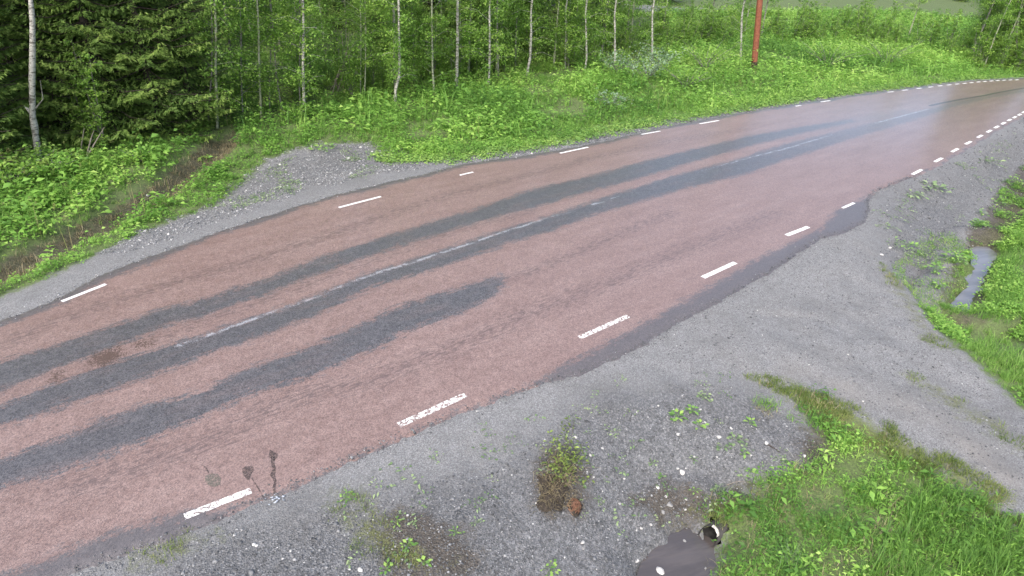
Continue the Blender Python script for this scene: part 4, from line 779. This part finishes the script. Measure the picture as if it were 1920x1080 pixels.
# ------------------------------------------------------------------ trees
def curve_pts(h, wob, r, n=9, lean=(0, 0)):
    ph = r.uniform(0, 6.3); ph2 = r.uniform(0, 6.3)
    return [np.array([wob*math.sin(ph+t*4.2)*t+lean[0]*h*t, wob*math.sin(ph2+t*3.6)*t+lean[1]*h*t, h*t]) for t in np.linspace(0, 1, n)]
def leafy_crown(path, r, n_br, per, z0, z1, br_len, L, W, droop=.3, zbias=1.0):
    """limbs leaving the stem, each carrying sprays of leaves; returns limb tubes and leaves"""
    g_ = np.random.default_rng(r.randrange(10**6)); limbs = []; CC = []; ti_ = []; path = np.array(path); zz = path[:, 2]
    for i in range(n_br):
        z = z0+(z1-z0)*(i+r.random())/n_br; o = np.array([np.interp(z, zz, path[:, 0]), np.interp(z, zz, path[:, 1]), z]); a_ = r.uniform(0, 6.283); tfr = (z-z0)/(z1-z0)
        bl = br_len*(1-.55*tfr)*r.uniform(.5, 1.15); d = np.array([math.cos(a_), math.sin(a_), r.uniform(.1, .8)]); m_ = o+d*bl*.5; e_ = o+d*bl+np.array([0, 0, -droop*bl])
        limbs.append(tube([o, m_, e_], [.008*(1-.5*tfr), .005, .0025], 4)); bt = r.random()*.6
        t_ = g_.uniform(.25, 1.05, (per, 1)); c = np.where(t_ > .5, o*(1-t_)+e_*t_, o*(1-2*t_)+m_*2*t_)+g_.normal(0, 1, (per, 3))*[.16, .16, .13]*bl
        CC.append(c); ti_.append(np.clip(bt+g_.uniform(0, .45, per), 0, 1))
    C = np.vstack(CC); n = len(C); a_ = g_.uniform(0, 6.283, n); D = np.c_[np.cos(a_), np.sin(a_), g_.uniform(-.9, .35, n)]
    return join(limbs), leaves(C, np.c_[g_.normal(0, .5, (n, 2)), np.ones(n)], D, L*g_.uniform(.7, 1.2, n), W*g_.uniform(.7, 1.2, n), .2), np.repeat(np.concatenate(ti_), 5)
def spruce_crown(h, r, base=.25, rad=1.9):
    g_ = np.random.default_rng(r.randrange(10**6)); lim = []; Cs = []; Ds = []; Ls = []; ti_ = []; z = base
    while z < h*.98:
        fr = z/h; R_ = rad*(1-fr)**.8+.1; nb = 8 if z < 6 else 5; a0 = r.uniform(0, 6.3)
        for k_ in range(nb):
            a_ = a0+k_*6.283/nb+r.uniform(-.35, .35); bl = R_*r.uniform(.45, 1.2); d = np.array([math.cos(a_), math.sin(a_), 0]); sd_ = np.array([-d[1], d[0], 0]); dr_ = r.uniform(.1, .55)*(1-fr)
            f = lambda t: np.array([0, 0, z])+d*bl*t+np.array([0, 0, 1.])*(-dr_*bl*t+.30*bl*t*t*t)
            lim.append(tube([f(0), f(.5), f(1)], [.02, .013, .004], 4)); bt = r.uniform(0, .5)
            m = int(bl*(150 if z < 5.5 else 35))+8; t = g_.uniform(.08, 1, m)[:, None]; wd = .34*bl*(1-t)+.05; nf = np.round(g_.uniform(-3.5, 3.5, (m, 1)))/3.5
            tw = g_.integers(0, 7, (m, 1)); sN = g_.uniform(-1, 1, (m, 1)); tq = np.clip((np.round(t*9)+.12*g_.normal(size=(m, 1)))/9, .05, 1); s_ = sN*wd
            C = f(tq)+sd_*s_+d*np.abs(s_)*.55+np.array([0, 0, 1.])*(-.35*np.abs(s_)+.02*g_.normal(size=(m, 1)))
            D = d*.8+sd_*np.sign(s_)*.75+np.c_[g_.normal(0, .3, (m, 2)), g_.uniform(-.6, .1, m)]
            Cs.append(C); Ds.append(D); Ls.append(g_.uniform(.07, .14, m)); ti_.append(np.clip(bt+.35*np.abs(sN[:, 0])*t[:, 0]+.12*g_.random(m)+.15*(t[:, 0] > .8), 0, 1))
        z += (.27 if z < 6 else .5)*r.uniform(.7, 1.3)
    C = np.vstack(Cs); n = len(C)
    return join(lim), leaves(C, np.c_[g_.normal(0, .45, (n, 2)), np.ones(n)], np.vstack(Ds), np.concatenate(Ls), g_.uniform(.020, .036, n), -.3), np.repeat(np.concatenate(ti_), 5)
LIB = {}
def lib_spruce(i):
    k_ = ('s', i)
    if k_ not in LIB:
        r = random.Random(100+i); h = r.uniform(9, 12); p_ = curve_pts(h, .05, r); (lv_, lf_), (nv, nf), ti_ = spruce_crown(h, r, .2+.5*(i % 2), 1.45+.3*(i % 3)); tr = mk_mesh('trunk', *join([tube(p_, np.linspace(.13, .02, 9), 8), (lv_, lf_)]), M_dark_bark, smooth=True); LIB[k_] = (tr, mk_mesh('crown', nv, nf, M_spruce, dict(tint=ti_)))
    return LIB[k_]
def lib_birch(i, bark=None):
    k_ = ('b', i)
    if k_ not in LIB:
        r = random.Random(200+i); h = r.uniform(7.5, 10); p_ = curve_pts(h, .22, r, 12, (r.uniform(-.04, .04), 0)); (lv_, lf_), (nv, nf), ti_ = leafy_crown(p_, r, 55, 85, .5, h, 1.25, .095, .07); tr = mk_mesh('trunk', *join([tube(p_, np.linspace(.06, .012, 12), 8), (lv_, lf_)]), (M_grey_bark, M_pale_bark)[i % 2], smooth=True); LIB[k_] = (tr, mk_mesh('crown', nv, nf, M_birchleaf, dict(tint=ti_)))
    return LIB[k_]
def lib_sap(i):
    k_ = ('p', i)
    if k_ not in LIB:
        r = random.Random(300+i); h = r.uniform(2.2, 3.6); st = []; (A1, A2, A3) = ([], [], [])
        for s_ in range(4):
            lean = (r.uniform(-.22, .22), r.uniform(-.22, .22)); p_ = curve_pts(h*r.uniform(.6, 1), .08, r, 6, lean); st.append(tube(p_, np.linspace(.016, .004, 6), 5))
            l_, n_, ti_ = leafy_crown(p_, r, 16, 34, .15, p_[-1][2], .55, .075, .052); A1.append(l_); A2.append(n_); A3.extend(ti_)
        LIB[k_] = (mk_mesh('stems', *join(st+A1), M_grey_bark), mk_mesh('foliage', *join(A2), M_birchleaf, dict(tint=A3)))
    return LIB[k_]
def px_u(x, y): d_ = np.array([x, y, 1])-CAM; return 960+F*(d_@RIGHT)/(d_@FWD)
def place(name, meshes, p, label, cat, group=None, s=1., rz=None, parts=('trunk', 'crown')):
    e = empty(name, p, rnd.uniform(0, 6.283) if rz is None else rz); e.scale = (s,)*3; tag(e, label, cat, group)
    for n_, me in zip(parts, meshes): link(n_, me, e)
    return e
# stems that can be told apart: foot and the course of the stem up to the top edge, radius, bark, label
def front_tree(path, rad, bark, label, h=9.0, name='birch_tree', crown=(.7, 48, 90), cat='birch tree', zf=.0):
    rad *= .78; f_ = on_ground(*path[0]); Y = f_[1]; pts = [np.zeros(3)]
    for u, v in path[1:]: pts.append(at_depth(u, v, Y)-f_)
    d = pts[-1]-pts[-2]; d = d/max(d[2], .05); z = pts[-1][2]; base = pts[-1].copy()
    for q in np.linspace(z+.8, max(h, z+2), 5): pts.append(base+np.array([d[0]*.5*(q-z)+.06*math.sin(q*2), .04*math.sin(q*3), q-z]))
    pts = np.array(pts); rr_ = rad*(1-.8*pts[:, 2]/pts[-1, 2]); e = empty(name, f_); tag(e, label, cat); P = [pts[0]-[0, 0, .15]]+list(pts[1:])
    # finer path
    s_ = np.r_[0, np.cumsum(np.linalg.norm(np.diff(P, axis=0), axis=1))]; q = np.linspace(0, s_[-1], 40); PF = np.stack([np.interp(q, s_, np.array(P)[:, i]) for i in range(3)], 1); RFd = np.interp(q, s_, rr_)*(1+.08*rng.normal(size=40))
    TRK_ = [tube(PF, RFd, 8)]
    if crown:
        r = random.Random(int(path[0][0])); l_, n_, ti_ = leafy_crown(pts, r, crown[1], crown[2], crown[0], pts[-1][2], 1.1, .085, .06)
        TRK_.append(l_); obj('crown', *n_, M_birchleaf, e, attrs=dict(tint=ti_))
    obj('trunk', *join(TRK_), bark, e, smooth=True)
    return e, pts
e, pts = front_tree([(74, 309), (71, 285), (65, 240), (60, 212), (61, 193), (60, 150), (61, 108), (61, 40)], .105, M_white_bark, 'white birch trunk standing alone at the far left of the forest edge', crown=(4.5, 26, 60))
V, Fc = tube([pts[3], pts[3]+[-.10, 0, .12], pts[3]+[-.14, 0, .17]], [.05, .035, .012], 8); obj('broken_stub', V, Fc, M_white_bark, e)
V, Fc = tube([pts[3]+[.0, 0, .0], pts[3]+[.35, .05, .35], pts[3]+[.42, .05, .8]], [.02, .014, .005], 6); obj('bare_branch', V, Fc, M_grey_bark, e)
W_, Gy, Pb = M_white_bark, M_grey_bark, M_pale_bark
for a_ in [([(406, 240), (407, 190), (404, 140), (405, 60)], .055, Pb, 'pale green trunk where the spruces give way to birches'), ([(388, 238), (392, 190), (397, 140), (398, 60)], .035, Gy, 'thin grey trunk just left of the pale green trunk'),
           ([(489, 222), (488, 180), (486, 130), (485, 60)], .05, Pb, 'straight slender pale trunk above the end of the ditch'), ([(505, 212), (505, 170), (507, 120), (508, 60)], .025, Gy, 'hair thin sapling stem right of the straight slender trunk'),
           ([(572, 219), (570, 190), (569, 160), (568, 120), (569, 60)], .065, W_, 'white birch trunk with a clean lower stem above the gravel heap'), ([(565, 208), (562, 180), (561, 150), (563, 60)], .035, Gy, 'grey stem hugging the white birch above the gravel heap'),
           ([(742, 198), (741, 185), (742, 165), (748, 145), (749, 125), (748, 60)], .07, W_, 'wavy double bent pale birch trunk in the middle of the wood'), ([(741, 190), (740, 160), (739, 120), (738, 60)], .04, Gy, 'grey stem close behind the wavy pale birch'),
           ([(814, 184), (813, 160), (811, 130), (810, 60)], .055, Pb, 'straight pale trunk between the wavy birch and the thick white birch'), ([(854, 167), (856, 150), (857, 120), (858, 60)], .10, W_, 'thick birch trunk with a bright white foot'),
           ([(916, 168), (917, 140), (918, 110), (918, 60)], .065, W_, 'slim white birch right of the thick white birch'), ([(935, 150), (934, 120), (933, 60)], .04, Gy, 'thin grey stem right of the slim white birch'),
           ([(988, 142), (990, 128), (994, 110), (996, 60)], .075, W_, 'white birch bending to the right beside dark trunks'), ([(1060, 128), (1060, 115), (1061, 60)], .065, W_, 'short visible white trunk left of the curved one'),
           ([(1096, 134), (1098, 122), (1100, 110), (1099, 60)], .065, W_, 'curved white birch near the pale willow bush'), ([(1152, 128), (1153, 112), (1153, 60)], .07, W_, 'white birch just above the pale willow bush'),
           ([(1223, 118), (1223, 104), (1223, 60)], .07, W_, 'white birch above the second willow bush'), ([(1388, 118), (1389, 104), (1390, 60)], .08, W_, 'white birch left of the brown pole'),
           ([(682, 186), (684, 165), (685, 140), (686, 60)], .03, Pb, 'thin green stem left of the wavy pale birch'), ([(676, 186), (676, 160), (677, 60)], .026, Pb, 'thinnest green stem in the gap behind the leaning stems'),
           ([(455, 225), (454, 190), (452, 140), (452, 60)], .03, Gy, 'thin dark grey stem between two pale trunks'), ([(530, 215), (524, 180), (518, 140), (512, 60)], .03, Gy, 'left leaning thin stem in front of the dim birches'),
           ([(1906, 131), (1906, 118), (1906, 60)], .08, Gy, 'grey trunk in the dark wood at the far end of the road')]:
    front_tree(*a_)
def bare(name, stems, label, cat, mat=M_dead):
    f_ = on_ground(*stems[0][0]); e = empty(name, f_); tag(e, label, cat); Y = f_[1]
    for s_ in stems:
        P = [on_ground(*s_[0])-f_]+[at_depth(u, v, Y)-f_ for u, v in s_[1:]]; V, Fc = tube(P, np.linspace(.028, .008, len(P)), 6); obj('stem', V, Fc, mat, e)
bare('dead_sapling', [[(152, 292), (153, 270), (158, 240)], [(162, 298), (170, 262), (176, 245)], [(160, 302), (178, 268), (196, 238)]], 'bare brown dead stems fanning out below the big spruce', 'dead tree')
bare('leaning_stems', [[(622, 180), (633, 140), (645, 108), (660, 70)], [(630, 178), (640, 150), (648, 120), (665, 80)], [(638, 176), (628, 150), (655, 108), (680, 80)], [(618, 172), (640, 135), (650, 100), (655, 60)], [(642, 170), (650, 140), (646, 110), (640, 60)]], 'tangle of grey bare stems leaning right in the wood', 'dead trees')
# spruces, front row by look
for (u, v, i, s_, lb) in [(130, 262, 0, 1.0, 'big dark spruce right behind the white birch'), (215, 262, 1, 1.05, 'broad green spruce with drooping branches above the bare stems'), (300, 250, 2, 1.0, 'tall spruce right of the broad green spruce'),
                          (5, 290, 3, .95, 'shaded spruce at the left frame edge'), (365, 238, 4, .9, 'last spruce before the birch wood begins'), (-60, 330, 1, 1., 'spruce cut off by the left frame edge'), (165, 238, 3, 1.1, 'spruce in the second row behind the broad green spruce'),
                          (262, 236, 0, 1.0, 'spruce in the second row behind the tall spruce'), (60, 255, 4, 1.1, 'spruce in the second row left of the white birch')]:
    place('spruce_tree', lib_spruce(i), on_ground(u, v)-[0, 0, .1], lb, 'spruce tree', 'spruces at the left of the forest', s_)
# rows behind
def forest_pts(back0, back1, n, seed, umin=-500, umax=2100):
    r = np.random.default_rng(seed); out = []; ln = resample(FOREST, 400)
    while len(out) < n:
        i = r.integers(3, 396); t_ = ln[i+2]-ln[i-2]; t_ /= np.linalg.norm(t_); nn_ = np.array([-t_[1], t_[0]]); p_ = ln[i]+nn_*r.uniform(back0, back1); out.append(p_)
    return np.array(out)
for p_ in forest_pts(2.5, 14, 120, 1):
    x, y = p_
    if 1270 < px_u(x, y) < 1830: continue
    z = HG(x, y); u_ = 960+F*((np.array([x, y, 1])-CAM)@RIGHT)/((np.array([x, y, 1])-CAM)@FWD)
    if u_ < 430 or rnd.random() < .30: place('spruce_tree', lib_spruce(rnd.randrange(5)), (x, y, z-.1), 'dark spruce standing deep in the wood behind the front trees', 'spruce tree', 'spruces deep in the wood', rnd.uniform(.8, 1.15))
    else: place('birch_tree', lib_birch(rnd.randrange(6)), (x, y, z-.1), 'slender leafy birch standing deep in the wood behind the front trees', 'birch tree', 'birches deep in the wood', rnd.uniform(.8, 1.15))
for k_ in range(60):
    a_ = math.radians(8+62*(k_+rnd.random())/60); q = rnd.uniform(95, 125); x, y = q*math.sin(a_), q*math.cos(a_); place('spruce_tree', lib_spruce(rnd.randrange(5)), (x, y, HG(x, y)-.2), 'spruce in the distant tree line far beyond the bend', 'spruce tree', 'spruces of the distant tree line', rnd.uniform(.7, 1.1))
for p_ in forest_pts(13, 26, 70, 3):
    if 1270 < px_u(*p_) < 1830: continue
    place('spruce_tree', lib_spruce(rnd.randrange(5)), (p_[0], p_[1], HG(p_[0], p_[1])-.1), 'dark spruce at the very back of the wood', 'spruce tree', 'spruces at the back of the wood', rnd.uniform(.9, 1.3))
for p_ in forest_pts(.8, 4.5, 70, 5):
    x, y = p_
    if 1270 < px_u(x, y) < 1830 and rnd.random() < .7: continue
    d_ = np.array([x, y, 1])-CAM; u_ = 960+F*(d_@RIGHT)/(d_@FWD)
    if u_ < 400: continue
    place('birch_tree', lib_birch(rnd.randrange(6)), (x, y, HG(x, y)-.1), 'leafy young birch in the front rows of the wood', 'birch tree', 'young birches in the front rows', rnd.uniform(.7, 1.))
for p_ in forest_pts(-.2, 4.0, 170, 9):
    x, y = p_; d_ = np.array([x, y, 1])-CAM; u_ = 960+F*(d_@RIGHT)/(d_@FWD)
    if u_ < 350 and rnd.random() < .75: continue
    place('sapling', lib_sap(rnd.randrange(6)), (x, y, HG(x, y)-.05), 'leafy sapling at the foot of the forest edge', 'sapling', 'saplings along the forest edge', rnd.uniform(.5, 1.1), parts=('stems', 'foliage'))
# willow bushes, grey green
def bush(u, v, rad, h, mat, label, name='willow_bush', n=420, L=.16, W=.06):
    p_ = on_ground(u, v); e = empty(name, p_); tag(e, label, 'bush'); lv = []; ti_ = []; st = []
    for k_ in range(14):
        a_ = k_*2.4; q = rad*rnd.uniform(.3, 1); tip = np.array([q*math.cos(a_), q*math.sin(a_), h*rnd.uniform(.6, 1)]); st.append(tube([(0, 0, 0), tip*.5+[0, 0, .1*h], tip], [.02, .012, .004], 4)); bt = rnd.random()*.5
        for _ in range(n//14):
            c = tip*rnd.uniform(.45, 1.1)+np.array([rnd.gauss(0, .13), rnd.gauss(0, .13), rnd.gauss(0, .1)])*rad; lv.append(leaf(c, np.array([rnd.gauss(0, .5), rnd.gauss(0, .5), 1]), rdir(rnd, -.3, .9), L*rnd.uniform(.6, 1.2), W)); ti_ += [min(1, bt+rnd.random()*.5)]*5
    obj('stems', *join(st), M_grey_bark, e); obj('foliage', *join(lv), mat, e, attrs=dict(tint=ti_))
bush(1158, 142, 1.3, 1.0, M_willow, 'pale grey green willow bush on the verge below the white birches')
bush(1213, 150, 1.2, .9, M_willow, 'second pale willow bush lower right of the first')
bush(1232, 130, 1.2, 1.0, M_willow, 'pale willow bush close to the wood behind the other two')
bush(1145, 200, 1.0, .5, M_willow, 'faint low greyish bush in the middle of the verge', n=220)
bush(1285, 168, 1.3, .9, M_birchleaf, 'round dark green bush on the open verge', 'bush')
bush(1550, 128, 2.2, 1.4, M_birchleaf, 'wide dark green bush above the far road line', 'bush', 700)
bush(1660, 122, 2.4, 1.5, M_birchleaf, 'green bush behind the bend before the dark wood', 'bush', 700)
bush(1320, 130, 2.0, 1.3, M_birchleaf, 'leafy bush left of the brown pole', 'bush', 700)
bush(560, 225, .6, .5, M_birchleaf, 'low bush at the foot of the white birch above the gravel heap', 'bush', 260)
bush(95, 330, .8, .6, M_herb, 'lush green shrub at the foot of the far left birch', 'bush', 400, .12, .07)
bush(30, 345, 1.0, .7, M_birchleaf, 'dark leafy shrub in the shade at the left edge', 'bush', 420, .12, .07)
bush(262, 305, .5, .4, M_herb, 'low rounded green shrub in front of the spruces', 'bush', 260, .11, .07)
print('tris ok')
